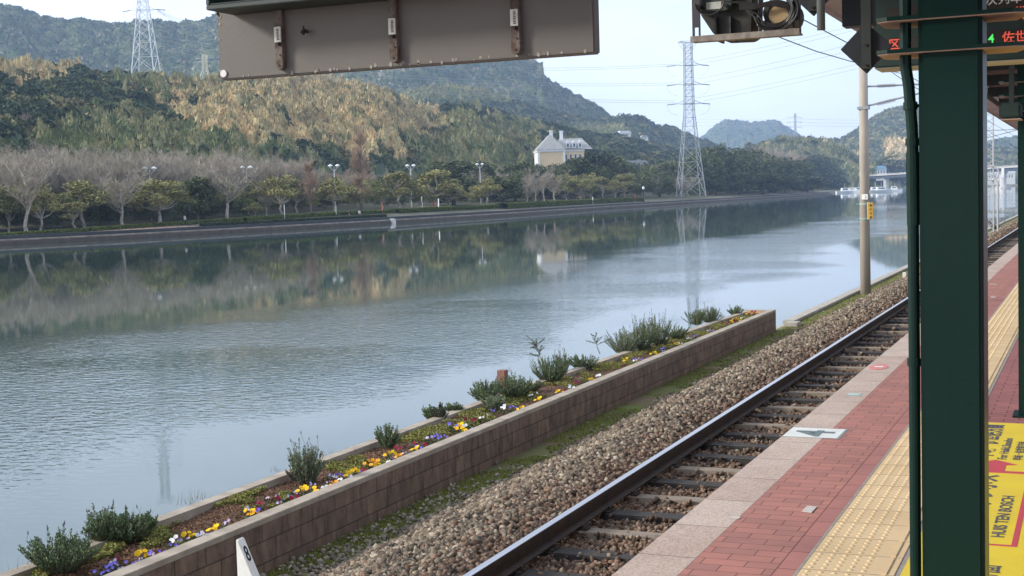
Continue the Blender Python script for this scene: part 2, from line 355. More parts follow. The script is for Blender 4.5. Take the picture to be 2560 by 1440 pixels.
bank_strip('promenade_path', [(1.9, 1.3), (8.2, 2.0)], mat('promenade_paving', (0.34, 0.20, 0.14), (0.26, 0.19, 0.15), scale=0.12, rough=1), 'orange brown promenade path along the far bank', y0=40, y1=190)
bank_strip('promenade_verge', [(1.9, 1.3), (8.2, 2.0)], mat('verge', (0.085, 0.085, 0.05), (0.13, 0.115, 0.08), scale=0.12, rough=1), 'grass verge of the far promenade', y0=190, y1=905)
bank_strip('park_lawn', [(8.2, 1.99), (12, 2.2), (30, 2.8), (70, 5), (110, 6)], mat('lawn', (0.085, 0.085, 0.035), (0.06, 0.06, 0.03), scale=0.15, rough=1), 'park lawn behind the promenade')
# far land beyond the cape, closing the bay
FARL = [(-700, 900), (-300, 905), (-190, 1000), (-185, 1300), (-150, 1560), (60, 1600), (700, 1500), (700, 6000), (-4000, 6000), (-4000, 1000)]
tag(MB().prism(FARL, -1, 1.6).build('far_shore', mat('shore', (0.30, 0.26, 0.20), (0.16, 0.17, 0.10), scale=0.01, rough=1)), 'pale far shore beyond the road bridge', kind='structure')

# ================================================================ HILLS AND WOODS
SPEC = {  # canopy species: cell size, dome height, leaf shape (width, length), colours
    'ever':  dict(s=10.5, h=5.6, c=[(0.072, 0.100, 0.044), (0.105, 0.128, 0.056), (0.055, 0.080, 0.044)]),
    'olive': dict(s=8.0, h=4.8, c=[(0.15, 0.150, 0.062), (0.12, 0.135, 0.060), (0.19, 0.175, 0.085)]),
    'gold':  dict(s=5.6, h=7.0, c=[(0.66, 0.485, 0.255), (0.57, 0.435, 0.23), (0.46, 0.38, 0.20)]),
    'green': dict(s=6.0, h=6.4, c=[(0.20, 0.22, 0.085), (0.155, 0.185, 0.08), (0.26, 0.25, 0.12)]),
    'bare':  dict(s=7.5, h=4.2, c=[(0.26, 0.21, 0.165), (0.21, 0.17, 0.135), (0.30, 0.25, 0.20)]),
}
SPN = list(SPEC)
def canopy(X, Y, sp):
    """relief of the tree tops above the ground, the random id of each tree and its colour"""
    h = np.zeros(X.shape); rid = np.zeros(X.shape); col = np.zeros(X.shape+(3,))
    for k, nme in enumerate(SPN):
        m = sp == k
        if not m.any(): continue
        S = SPEC[nme]; d, r = voro(X[m], Y[m], S['s'], k+1)
        e = 0.62 if nme in ('gold', 'green') else 1.0
        dome = np.clip(1-d**(2*e), 0, 1)*S['h']*(0.6+0.8*r)
        d2, r2 = voro(X[m], Y[m], S['s']*0.33, k+31)
        h[m] = dome+(1-np.clip(d2, 0, 1))*S['h']*0.28+2.6
        rid[m] = r; cc = np.array(S['c']); ix = (r*2.999).astype(int); col[m] = cc[ix]*(0.8+0.4*((r*7.3) % 1))[:, None]
    return h, rid, col
def hill(name, label, sky_pts, d0, d1, species, x0, x1, nx, nt, z0=3.0, und=4.0, seed=1, nleaf=0, leaf=1.2, back=1.25, pw=0.85, cover=4.0, scale=1.0, rock=None, tmin=0.0):
    """a wooded hill: its own ground relief plus tree-top relief and loose leaf sprays. d0/d1: distance of foot and ridge"""
    def ground(x, t):
        d1v = interp(x, d1) if isinstance(d1, list) else np.full_like(x, d1)
        d0v = interp(x, d0) if isinstance(d0, list) else np.full_like(x, d0)
        ys = interp(x, sky_pts); r = rays(x, ys); az = r[:, :2]/np.hypot(r[:, 0], r[:, 1])[:, None]
        z1 = CZ+d1v*r[:, 2]/np.hypot(r[:, 0], r[:, 1])-(5.2*scale+und*0.2)
        d = d0v+(d1v-d0v)*t; X = az[:, 0]*d; Y = az[:, 1]*d
        s = np.where(t <= 1, np.clip(t, 0, 1)**pw, 1-((np.clip(t, 1, 9)-1)*2.2)**1.5)
        z = z0+(z1-z0)*s+und*sines(X, Y, und*16, seed)*np.clip(t*(1.05-t)*4, 0, 1)
        return X, Y, z
    def full(x, t):
        X, Y, z = ground(x, t); xs_, ys_ = proj(np.stack([X, Y, z+6*scale], -1)); sp = species(xs_, ys_, X, Y, t)
        h, rid, col = canopy(X/scale, Y/scale, sp); return X, Y, z+h*scale, sp, rid, col
    xg, tg = np.meshgrid(np.linspace(x0, x1, nx), np.linspace(tmin, back, nt)); xf, tf = xg.ravel(), tg.ravel()
    X, Y, Z, sp, rid, col = full(xf, tf); Z[:nx] = -4.0       # the wood edge reaches the ground
    V = np.stack([X, Y, Z], -1); i = np.arange(nx-1)[None, :]+np.arange(nt-1)[:, None]*nx; i = i.ravel()
    Fc = np.stack([i, i+1, i+nx+1, i+nx], -1)
    o = link(name, mesh_np(name, V, Fc, col, smooth=True), LEAF()); tag(o, label, kind='structure')
    if nleaf:
        g = np.random.default_rng(seed+100); x = g.uniform(x0, x1, nleaf); t_ = tmin+(1.03-tmin)*g.uniform(0, 1, nleaf)**0.8
        X, Y, Z, sp, rid, col = full(x, t_); dist = np.hypot(X, Y)
        sz = leaf*np.interp(dist, [200, 700, 4000], [0.7, 1.15, 4.0])*g.uniform(0.6, 1.4, nleaf)
        plume = (sp == SPN.index('gold')) | (sp == SPN.index('green')) | (sp == SPN.index('bare'))
        Z = Z+g.uniform(-0.5, 0.9, nleaf)*scale+np.where(plume, g.uniform(0, 0.8, nleaf)*scale, 0); C = np.stack([X, Y, Z], -1)
        a = g.normal(size=(nleaf, 3)); a[:, 2] = np.where(plume, np.abs(a[:, 2])*2.6+1.2, a[:, 2]*0.6); a /= np.linalg.norm(a, axis=1)[:, None]
        b2 = np.cross(a, g.normal(size=(nleaf, 3))); b2 /= np.linalg.norm(b2, axis=1)[:, None]
        L = sz*np.where(plume, 1.25, 0.8); Wd = sz*np.where(sp == SPN.index('bare'), 0.10, np.where(plume, 0.34, 0.55))
        T = np.stack([C-a*(L*0.5)[:, None]+b2*(Wd)[:, None], C-a*(L*0.5)[:, None]-b2*(Wd)[:, None], C+a*(L)[:, None]], 1)
        cl = np.repeat(col*g.uniform(0.82, 1.18, nleaf)[:, None], 3, 0)
        me = mesh_np(name+'_foliage', T.reshape(-1, 3), np.arange(nleaf*3).reshape(-1, 3), cl)
        tag(link('hillside_foliage', me, LEAF()), label+', its tree tops', kind='stuff')
    return ground
def sp_const(*w):
    """a mix of species by soft patches"""
    def f(xs, ys, X, Y, t):
        u = (sines(X, Y, 60, 5)+0.5*sines(X, Y, 22, 6)+1.2)/2.4; c = np.cumsum([q for _, q in w]); c = c/c[-1]
        ix = np.searchsorted(c, np.clip(u, 0, 0.999)); return np.array([SPN.index(q) for q, _ in w])[np.clip(ix, 0, len(w)-1)]
    return f
# mid hill with the golden bamboo
SKY_B = [(-400, 190), (0, 186), (60, 186), (130, 195), (200, 182), (270, 200), (330, 208), (450, 222), (520, 222), (560, 214), (620, 210), (700, 208), (800, 215), (900, 236), (960, 250), (1040, 285), (1100, 286), (1160, 268), (1200, 278), (1250, 296), (1330, 318), (1400, 322), (1480, 345), (1560, 352), (1640, 372), (1700, 385), (1800, 402)]
def sp_b(xs, ys, X, Y, t):
    nz_ = 26*sines(X, Y, 70, 21)+16*sines(X, Y, 22, 22); d_, rc = voro(X, Y, 7.0, 91); jit = (rc-0.5)*70; y = ys+nz_+jit*.8; x = xs+1.6*nz_+jit*1.3
    sp = np.full(xs.shape, SPN.index('ever')); u = sines(X, Y, 42, 23)+0.8*sines(X, Y, 15, 24)+(rc-.5)*.9
    sp[(u > 0.30)] = SPN.index('olive'); sp[(u < -0.75) & (ys > 250)] = SPN.index('bare')
    gm = (x > 150) & (x < 640) & (y > 322); sp[gm & (u < .35)] = SPN.index('green')
    sp[(x > 300) & (x < 570) & (y < 240)] = SPN.index('green')
    sp[(x > 1020) & (x < 1340) & (y > 312) & (y < 460) & (u < .4)] = SPN.index('green')
    sp[(x > 640) & (x < 900) & (y > 385) & (u > .2)] = SPN.index('green')
    sp[(x < 135) & (y < 206)] = SPN.index('gold')
    lo = np.interp(x, [430, 520, 600, 700, 800, 860, 900, 945, 1000, 1060, 1075], [318, 350, 366, 364, 372, 400, 432, 420, 366, 362, 300]); up = np.interp(x, [430, 470, 560, 640], [300, 262, 238, 190])
    sp[(x > 440) & (x < 1070) & (y > up) & (y < lo) & (u > -1.0)] = SPN.index('gold')
    sp[(sp == SPN.index('gold')) & (rc > .84) & (u > .1)] = SPN.index('green'); sp[(sp == SPN.index('gold')) & (rc < .05)] = SPN.index('ever')
    return sp
gB = hill('bamboo_hill', 'low wooded hill with a broad patch of golden bamboo', SKY_B, [(x, bankD(x, 72)) for x in range(-400, 1900, 100)], [(-400, 560), (0, 590), (500, 640), (900, 700), (1300, 900), (1640, 1250), (1800, 1500)],
     sp_b, -330, 1760, 640, 250, z0=6.0, und=4.5, seed=3, nleaf=620000, leaf=0.95, tmin=0.0)
# second ridge
SKY_C = [(850, 300), (950, 262), (1040, 232), (1120, 224), (1190, 226), (1260, 244), (1350, 270), (1430, 292), (1480, 306), (1540, 296), (1570, 292), (1610, 297), (1640, 318), (1690, 322), (1720, 340), (1800, 372), (1900, 400)]
def sp_c(xs, ys, X, Y, t):
    sp = sp_const(('ever', 5), ('olive', 1.6), ('ever', 3))(xs, ys, X, Y, t)
    sp[(xs > 1010) & (xs < 1290) & (ys < 262)] = SPN.index('green'); sp[(xs > 1420) & (xs < 1560) & (ys > 318)] = SPN.index('green'); return sp
hill('middle_ridge', 'darker ridge of mixed trees behind the bamboo hill', SKY_C, [(850, 850), (1900, 1500)], [(850, 1150), (1500, 1600), (1900, 1900)], sp_c, 850, 1900, 420, 110, z0=25, und=5, seed=8, nleaf=60000, leaf=1.2, scale=1.0)
# big blue mountain behind
SKY_A = [(-500, 20), (0, 8), (40, 14), (90, 34), (150, 48), (210, 50), (280, 60), (330, 54), (400, 50), (450, 54), (500, 48), (548, 40), (650, 34), (800, 50), (1000, 70), (1150, 100), (1250, 128), (1340, 152), (1356, 156), (1360, 190), (1400, 215), (1450, 243), (1480, 255), (1510, 275), (1530, 292), (1560, 330), (1640, 352), (1700, 372)]
hill('blue_mountain', 'long hazy blue mountain ending in a blunt cliff', SKY_A, [(-500, 1150), (1000, 1200), (1700, 1750)], [(-500, 1750), (1340, 1900), (1356, 1850), (1700, 2200)], sp_const(('ever', 6), ('bare', 0.5), ('ever', 6), ('olive', 0.4)), -400, 1700, 760, 230, z0=35, und=14, seed=12, nleaf=70000, leaf=0.9, scale=1.15, pw=0.9)
# far blue peak
SKY_D = [(1600, 400), (1700, 378), (1745, 350), (1775, 324), (1790, 312), (1815, 299), (1850, 303), (1880, 307), (1900, 305), (1930, 301), (1950, 306), (1975, 322), (2000, 340), (2030, 356), (2120, 380), (2200, 400)]
hill('distant_peak', 'flat topped peak, pale blue with distance', SKY_D, 3000, 4200, sp_const(('ever', 1)), 1600, 2200, 300, 60, z0=5, und=10, seed=15, nleaf=6000, leaf=1.0, scale=1.3)
# right hills
SKY_G = [(1850, 392), (1950, 362), (2040, 352), (2100, 350), (2130, 334), (2160, 312), (2190, 290), (2220, 277), (2262, 268), (2300, 272), (2360, 305), (2420, 345), (2470, 364), (2520, 372), (2620, 380), (2800, 390)]
def sp_g(xs, ys, X, Y, t):
    sp = sp_const(('ever', 3), ('olive', 2), ('ever', 3))(xs, ys, X, Y, t); w_ = 8*sines(X, Y, 30, 77)
    sp[(xs+w_ > 2212) & (xs+w_ < 2275) & (ys+w_ > 352) & (ys+w_ < 418)] = SPN.index('gold'); sp[(xs+w_ > 2060) & (xs+w_ < 2155) & (ys+w_ > 388)] = SPN.index('gold'); return sp
hill('right_hill', 'steep rounded wooded hill beyond the bay', SKY_G, 1640, [(1850, 1950), (2300, 2050), (2800, 2050)], sp_g, 1850, 2760, 460, 150, z0=8, und=9, seed=18, nleaf=40000, leaf=0.9, scale=1.05)
SKY_H = [(2300, 372), (2440, 366), (2480, 352), (2510, 346), (2560, 344), (2700, 330), (2900, 350), (3100, 370)]
hill('hazy_hill', 'hazy hill closing the view between the two platform columns', SKY_H, 2000, 2600, sp_const(('ever', 3), ('olive', 1)), 2300, 3050, 220, 80, z0=8, und=12, seed=19, nleaf=6000, scale=1.2)
# golden ridge behind the cape, cape wood
SKY_F = [(1840, 392), (1900, 366), (1950, 352), (2000, 350), (2040, 354), (2080, 362), (2110, 378), (2140, 400), (2190, 420)]
hill('golden_ridge', 'low ridge of pale golden bamboo behind the cape', SKY_F, 1250, 1420, sp_const(('gold', 2), ('green', 3), ('ever', 4)), 1840, 2190, 170, 50, z0=3, und=3, seed=24, nleaf=16000, leaf=1.0)

def on_hill(px, py, D, names=('bamboo_hill', 'middle_ridge', 'golden_ridge', 'blue_mountain')):
    """the point of the wooded hills seen at this pixel, else the fallback distance"""
    bpy.context.view_layer.update(); d = Vector(ray(px, py)).normalized(); best = None
    for nme in names:
        ok, loc, nn, ix = bpy.data.objects[nme].ray_cast(Vector((0, 0, CZ)), d)
        if ok and (best is None or loc.length < best.length): best = loc
    return np.array(best) if best is not None else at_D(px, py, D)
# ================================================================ TREES (individual)
def leaf_quads(C, size, g, flat=0.35, asp=0.8):
    n = len(C); a = g.normal(size=(n, 3)); a[:, 2] *= flat; a /= np.linalg.norm(a, axis=1)[:, None]
    b2 = np.cross(a, g.normal(size=(n, 3))); b2 /= np.linalg.norm(b2, axis=1)[:, None]
    s = (size*g.uniform(0.6, 1.4, n))[:, None]; a = a*s; b2 = b2*s*asp
    return np.stack([C-a, C-b2, C+a, C+b2], 1)
def quad_mesh(name, Q, col):
    n = len(Q); return mesh_np(name, Q.reshape(-1, 3), np.arange(n*4).reshape(-1, 4), np.repeat(col, 4, 0))
def limb(mb, p, q, r0, r1, n=6, bend=0.08, k=3):
    p = Vector(p); q = Vector(q); L = (q-p).length; pts = [p]
    for i in range(1, k): pts.append(p.lerp(q, i/k)+Vector((random.uniform(-1, 1), random.uniform(-1, 1), random.uniform(-0.3, 0.3)))*bend*L)
    pts.append(q)
    for i in range(k): mb.tube(pts[i], pts[i+1], r0+(r1-r0)*i/k, r0+(r1-r0)*(i+1)/k, n, cap=False)
    return pts
def proto_tree(kind, seed):
    """10 m tall, 8 m wide; returns (trunk mesh, crown mesh)"""
    random.seed(seed); g = np.random.default_rng(seed); mb = MB(); C = []; col = []
    if kind == 'camphor':
        fork = Vector((random.uniform(-.5, .5), random.uniform(-.3, .3), random.uniform(2.6, 3.6))); limb(mb, (0, 0, -0.3), fork, 0.24, 0.19)
        clumps = []
        for i in range(random.randint(10, 13)):
            a = 2*pi*i/6+random.uniform(-.4, .4); rr = random.uniform(1.0, 3.3) if i < 8 else random.uniform(0, 1.8); z = 9.0-0.34*rr**2*random.uniform(.6, 1.4)-random.uniform(0, 1.9)+(0 if i < 8 else 0.4)
            clumps.append((rr*cos(a), rr*sin(a), max(z, 4.6), random.uniform(1.1, 1.7)))
        for x, y, z, r in clumps:
            m = fork.lerp(Vector((x, y, z)), 0.5)+Vector((x*0.12, y*0.12, -0.3)); limb(mb, fork, m, 0.13, 0.09, 5); limb(mb, m, (x, y, z-0.2), 0.08, 0.03, 4)
            n = int(125*r*r); u = g.normal(size=(n, 3)); u /= np.linalg.norm(u, axis=1)[:, None]; u[:, 2] = np.where(u[:, 2] < 0, u[:, 2]*0.45, u[:, 2]*0.75)
            rad = r*g.uniform(0.55, 1.08, n)[:, None]; C.append(np.array([x, y, z])+u*rad); k = g.uniform(.75, 1.25)
            base = np.array([[0.235, 0.220, 0.085]])*k if seed % 2 else np.array([[0.175, 0.18, 0.075]])*k
            col.append(base*g.uniform(.65, 1.4, n)[:, None]*np.where(g.uniform(size=n) < 0.1, 1.5, 1.0)[:, None])
        Q = leaf_quads(np.concatenate(C), 0.175, g)
    elif kind == 'dome':
        limb(mb, (0, 0, -0.3), (0.2, 0, 4.5), 0.28, 0.16)
        for i in range(30):
            a = random.uniform(0, 2*pi); zc = random.uniform(1.6, 8.8); rm = 3.4*math.sqrt(max(0.05, 1-((zc-4.6)/5.2)**2)); rr = rm*random.uniform(0.45, 1.0); r = random.uniform(1.0, 1.7)
            if zc > 3 and i % 3 == 0: limb(mb, (0.15, 0, min(zc*0.6, 4.2)), (rr*cos(a), rr*sin(a), zc-0.2), 0.10, 0.03, 4)
            n = int(80*r*r); u = g.normal(size=(n, 3)); u /= np.linalg.norm(u, axis=1)[:, None]; u[:, 2] *= 0.75
            C.append(np.array([rr*cos(a), rr*sin(a), zc])+u*(r*g.uniform(0.6, 1.08, n))[:, None]); k = g.uniform(.7, 1.3)
            col.append(np.array([[0.095, 0.115, 0.045]])*k*g.uniform(.6, 1.45, n)[:, None])
        Q = leaf_quads(np.concatenate(C), 0.22, g)
    else:   # bare: limbs and twigs
        top = 6.5 if kind == 'bare' else 9.6
        tr = limb(mb, (0, 0, -0.3), (random.uniform(-.4, .4), random.uniform(-.4, .4), top), 0.22, 0.05, 6, 0.03, 5); tips = []
        for i in range(16 if kind == 'bare' else 26):
            h = random.uniform(2.2, top-0.3); a = 2.4*i+random.uniform(-.5, .5); L = (3.6-0.25*h if kind == 'bare' else (10.2-h)*0.34)*random.uniform(.7, 1.2)
            up = random.uniform(.9, 1.7) if kind == 'bare' else random.uniform(.4, .8); p = Vector((0, 0, h)); q = p+Vector((cos(a)*L, sin(a)*L, L*up)); q.z = min(q.z, 9.6)
            pts = limb(mb, p, q, 0.075, 0.02, 4, .08)
            for j in range(3):
                s_ = pts[random.randint(1, 3)]; e = s_+Vector((random.gauss(0, .7), random.gauss(0, .7), random.uniform(.3, 1.5))); limb(mb, s_, e, 0.03, 0.012, 3, .1, 2); tips.append((s_, e))
            tips.append((p, q))
        Q = []; n = 26
        for s_, e in tips:
            tt = g.uniform(0.3, 1.0, n); B = np.array(s_)[None]*(1-tt[:, None])+np.array(e)[None]*tt[:, None]
            d = g.normal(size=(n, 3))*0.55; d[:, 2] = np.abs(d[:, 2])+0.45; d += (np.array(e)-np.array(s_))[None]*0.15; L = g.uniform(.5, 1.3, n)[:, None]; d = d/np.linalg.norm(d, axis=1)[:, None]*L
            w = np.cross(d, g.normal(size=(n, 3))); w = w/np.linalg.norm(w, axis=1)[:, None]*0.022
            Q.append(np.stack([B-w, B+w, B+d+w*0.3, B+d-w*0.3], 1))
        Q = np.concatenate(Q); c0 = {'bare': (0.36, 0.315, 0.25), 'cone': (0.36, 0.25, 0.17)}[kind]; col = [np.array([c0])*g.uniform(.7, 1.3, len(Q))[:, None]]
    return mb.mesh('trunk'), quad_mesh('crown', Q, np.concatenate(col))
PROTO = {k: [proto_tree(k, s) for s in ss] for k, ss in {'camphor': (1, 2, 3, 4, 5), 'dome': (11, 12, 13, 14), 'bare': (21, 22, 23, 24), 'cone': (31, 32)}.items()}
for k in PROTO:
    for a, b_ in PROTO[k]: a.materials.append(BARK() if k in ('camphor', 'bare') else DBARK()); b_.materials.append(LEAF())
KN = {'camphor': 'camphor_tree', 'dome': 'evergreen_tree', 'bare': 'bare_tree', 'cone': 'larch_tree'}
GR = {'camphor': 'yellow-green trees along the far promenade', 'dome': 'dark evergreen trees in the far park', 'bare': 'leafless trees of the far park', 'cone': 'brown larches of the far park'}
_tn = [0]
def tree(px, top, wpx, kind, off, label, base=None):
    """stands 'off' metres behind the river wall where the view line through px meets the bank"""
    r = ray(px, 500); Y = 300.0
    for _ in range(30): Y = (bankX(Y)-off)/(r[0]/r[1])
    X = bankX(Y)-off; z = float(park_z(off, Y)) if base is None else base; D = math.hypot(X, Y)
    zt = at_D(px, top, D)[2]; H = max(zt-z, 3.0); _tn[0] += 1; i = _tn[0]; tr, cr = PROTO[kind][i % len(PROTO[kind])]
    o = thing(KN[kind], label, 'tree', (X, Y, z), i*1.7, GR[kind]); sw = wpx/F*D/{'camphor': 5.9, 'bare': 6.0, 'dome': 6.4, 'cone': 5.4}[kind]; o.scale = (sw, sw, H/10.0)
    link('trunk', tr, None, o); link('crown', cr, None, o); return o
T = [ # px, top y, width px, kind, offset, label
 (64, 385, 150, 'bare', 11, 'tall leafless tree with a pale trunk at the far left of the promenade'),
 (98, 468, 75, 'camphor', 13, 'small olive tree right of the leftmost pale trunk'),
 (20, 488, 70, 'camphor', 16, 'low olive tree cut by the left picture edge'),
 (180, 500, 70, 'camphor', 12, 'low bushy olive tree below the wide flat crown on the left'),
 (208, 444, 125, 'camphor', 17, 'wide flat-topped yellow-green tree at the left of the promenade'),
 (306, 424, 120, 'bare', 11, 'leafless tree with a forked white trunk beside the orange path'),
 (396, 442, 122, 'camphor', 11, 'yellow-green tree in three separate clumps with a short forked trunk'),
 (493, 436, 80, 'dome', 16, 'dark round evergreen with yellow tips left of the tall leafless tree'),
 (567, 408, 140, 'bare', 11, 'tallest leafless tree on the promenade, its white trunk leaning right'),
 (633, 504, 48, 'camphor', 12, 'smallest yellow-green tree on the promenade'),
 (664, 470, 60, 'bare', 15, 'thin leafless tree right of the smallest green tree'),
 (705, 432, 78, 'camphor', 11, 'yellow-green tree with a white sign at its trunk'),
 (738, 440, 66, 'camphor', 16, 'narrow olive tree just left of the pinkish brown larch'),
 (776, 412, 62, 'cone', 12, 'pinkish brown bare larch between two green trees'),
 (838, 438, 90, 'camphor', 12, 'broad yellow-green tree below the twin street lamp'),
 (904, 338, 66, 'cone', 30, 'tall feathery brown larch standing above all its neighbours'),
 (898, 440, 60, 'cone', 14, 'short brown larch in front of the tall one'),
 (957, 465, 60, 'camphor', 10, 'small tree with a straight pale trunk right of the brown larches'),
 (998, 422, 80, 'camphor', 13, 'yellow-green tree with leaning trunk left of the round white sign'),
 (1026, 440, 62, 'camphor', 11, 'tree with a bent white trunk just left of the round sign'),
 (1050, 466, 34, 'camphor', 10, 'narrow little tree at the round white sign'),
 (1092, 418, 118, 'camphor', 12, 'large spreading yellow-green tree above the white banner'),
 (1120, 466, 96, 'camphor', 10, 'low wide olive tree right of the white banner'),
 (1135, 396, 135, 'dome', 28, 'big dark dome of leaves behind the spreading trees'),
 (1215, 440, 66, 'camphor', 10, 'tree with a lone white leaning trunk before a dark hollow'),
 (1258, 436, 88, 'dome', 13, 'round dark evergreen right of the lone leaning trunk'),
 (1319, 450, 50, 'bare', 13, 'slim leafless tree at the left end of the pale bare row'),
 (1339, 428, 60, 'bare', 12, 'second pale bare tree of the row below the cream house'),
 (1360, 424, 60, 'bare', 12, 'third pale bare tree of the row below the cream house'),
 (1384, 436, 60, 'bare', 12, 'right end pale bare tree of the row below the cream house'),
 (1418, 446, 50, 'camphor', 15, 'olive tree right next to the pale bare row'),
 (1448, 442, 52, 'camphor', 11, 'forked olive tree, second after the pale bare row'),
 (1478, 456, 42, 'camphor', 11, 'small forked tree beside the short white post'),
 (1508, 438, 56, 'camphor', 11, 'round-headed olive tree right of the short white post'),
 (1538, 446, 40, 'camphor', 11, 'slim tree with a bent trunk near the end of the hedge'),
 (1562, 425, 62, 'camphor', 12, 'last round olive tree before the red box'),
 (1436, 386, 90, 'dome', 34, 'dark olive dome right below the cream house'),
 (1490, 376, 120, 'dome', 38, 'highest dark olive dome right of the cream house'),
 (1545, 392, 80, 'dome', 36, 'dark olive dome between the highest dome and the brown thicket'),
 (1210, 400, 90, 'dome', 40, 'dark evergreen left of the cream house'),
 (1288, 400, 84, 'dome', 34, 'dark green dome touching the cream house wall on its left'),
 (1352, 420, 60, 'dome', 26, 'evergreen in front of the left corner of the cream house'),
 (1385, 424, 60, 'dome', 30, 'evergreen in front of the cream house wall'),
 (1608, 432, 80, 'bare', 26, 'brown leafless thicket tree above the parking area'),
 (1650, 424, 84, 'dome', 22, 'dark evergreen left of the large pylon foot'),
 (1690, 398, 90, 'dome', 40, 'olive evergreen behind the large pylon foot'),
 (1718, 440, 66, 'bare', 9, 'leafless tree inside the foot of the large pylon'),
 (1775, 362, 90, 'dome', 26, 'dark evergreen right behind the large pylon'),
 (1822, 364, 100, 'dome', 24, 'dark green cape tree right of the pylon'),
 (1868, 366, 90, 'dome', 30, 'rounded cape tree with dense leaves below the far peak'),
 (1905, 372, 84, 'bare', 22, 'brown bare tree in the middle of the cape'),
 (1945, 372, 90, 'bare', 26, 'grey brown bare tree on the right half of the cape'),
 (1985, 380, 84, 'dome', 26, 'evergreen below the small distant pylon'),
 (2030, 385, 84, 'dome', 22, 'dark evergreen near the cape end'),
 (2068, 410, 64, 'dome', 16, 'second last tree of the cape'),
 (2094, 442, 44, 'dome', 10, 'lowest tree at the very tip of the cape'),
 (1850, 425, 70, 'dome', 8, 'low bright evergreen at the cape waterline'),
 (1905, 430, 80, 'dome', 7, 'low dark evergreen below the brown cape tree'),
 (1965, 435, 80, 'dome', 7, 'low evergreen leaning over the cape wall'),
 (2020, 440, 70, 'dome', 7, 'low evergreen left of the cape tip'),
 (1790, 445, 60, 'dome', 14, 'small evergreen right of the earth mound'),
 (1800, 353, 40, 'dome', 90, 'single dark treetop showing against the distant peak'),
 (1878, 350, 44, 'dome', 110, 'pair of dark treetops against the right side of the distant peak'),
 (487, 205, 26, 'cone', 330, 'single dark conifer on the hilltop left of the small pylon'),
]
for a in T: tree(*a, **({'base': 42.0} if a[4] == 330 else {}))
# park wood behind: one mass
def wood():
    g = np.random.default_rng(5); bags = {}
    zones = [(-60, 1340, 'camphor', 438, 475, 84), (-60, 1340, 'camphor', 470, 500, 40), (-60, 600, 'bare', 392, 440, 90), (1400, 1600, 'camphor', 425, 450, 14), (-60, 640, 'dome', 425, 470, 26), (1230, 1600, 'dome', 392, 425, 34), (-150, 640, 'bare', 378, 432, 240), (-150, 640, 'dome', 480, 520, 130), (640, 900, 'cone', 430, 455, 22), (640, 1330, 'dome', 430, 470, 150), (560, 1000, 'bare', 425, 460, 90), (560, 760, 'bare', 395, 420, 50), (1180, 1420, 'bare', 415, 440, 60), (1330, 1620, 'dome', 400, 440, 80), (1600, 1700, 'bare', 430, 450, 20), (1640, 1780, 'dome', 430, 460, 40), (1820, 2080, 'dome', 392, 425, 120), (1740, 1910, 'dome', 368, 400, 60), (1900, 2040, 'dome', 378, 400, 40), (1850, 1990, 'bare', 372, 400, 30), (200, 330, 'dome', 400, 425, 6)]
    for x0, x1, kind, t0, t1, n in zones:
        for _ in range(n):
            x = g.uniform(x0, x1); off = g.uniform(17, 30) if t0 > 470 else (g.uniform(15, 24) if kind == 'camphor' else g.uniform(26, 66))
            if x > 1600: off = g.uniform(14, 50)
            r = ray(x, 500); Y = 300.0
            for _ in range(25): Y = (bankX(Y)-off)/(r[0]/r[1])
            X = bankX(Y)-off; D = math.hypot(X, Y); z = float(park_z(off, Y)); H = max(at_D(x, g.uniform(t0, t1), D)[2]-z, 4)
            bags.setdefault(kind, []).append((X, Y, z, H/10, g.uniform(0.75, 1.2)*H/10, g.uniform(0, 6.28)))
    for kind, L in bags.items():
        VV, CC = [], []
        for k, (X, Y, z, sz, sw, a) in enumerate(L):
            me = PROTO[kind][k % len(PROTO[kind])][1]
            if not hasattr(wood, 'c'): wood.c = {}
            if me.name not in wood.c:
                v = np.empty(len(me.vertices)*3, np.float32); me.vertices.foreach_get('co', v); c = np.empty(len(me.vertices)*4, np.float32); me.color_attributes['Col'].data.foreach_get('color', c)
                v = v.reshape(-1, 4, 3); c = c.reshape(-1, 4, 4)[:, :, :3]; pick = np.random.default_rng(1).permutation(len(v))[:1300]; wood.c[me.name] = (v[pick], c[pick])
            v, c = wood.c[me.name]; x = v[..., 0]*cos(a)-v[..., 1]*sin(a); y = v[..., 0]*sin(a)+v[..., 1]*cos(a)
            VV.append(np.stack([x*sw+X, y*sw+Y, v[..., 2]*sz+z], -1)); tint = g.uniform(.75, 1.2)*(0.62 if kind == 'dome' and D > 0 and X > 0 else 1); CC.append(c*tint)
        V = np.concatenate(VV).reshape(-1, 3); C = np.concatenate(CC).reshape(-1, 3)
        tag(link('park_woodland', mesh_np('park_woodland', V, np.arange(len(V)).reshape(-1, 4), C), LEAF()), {'camphor': 'olive green crowns behind the first promenade trees', 'bare': 'grey brown mass of leafless trees behind the promenade', 'dome': 'dark evergreen undergrowth of the far park', 'cone': 'brown larch thicket behind the promenade'}[kind], kind='stuff')
wood()
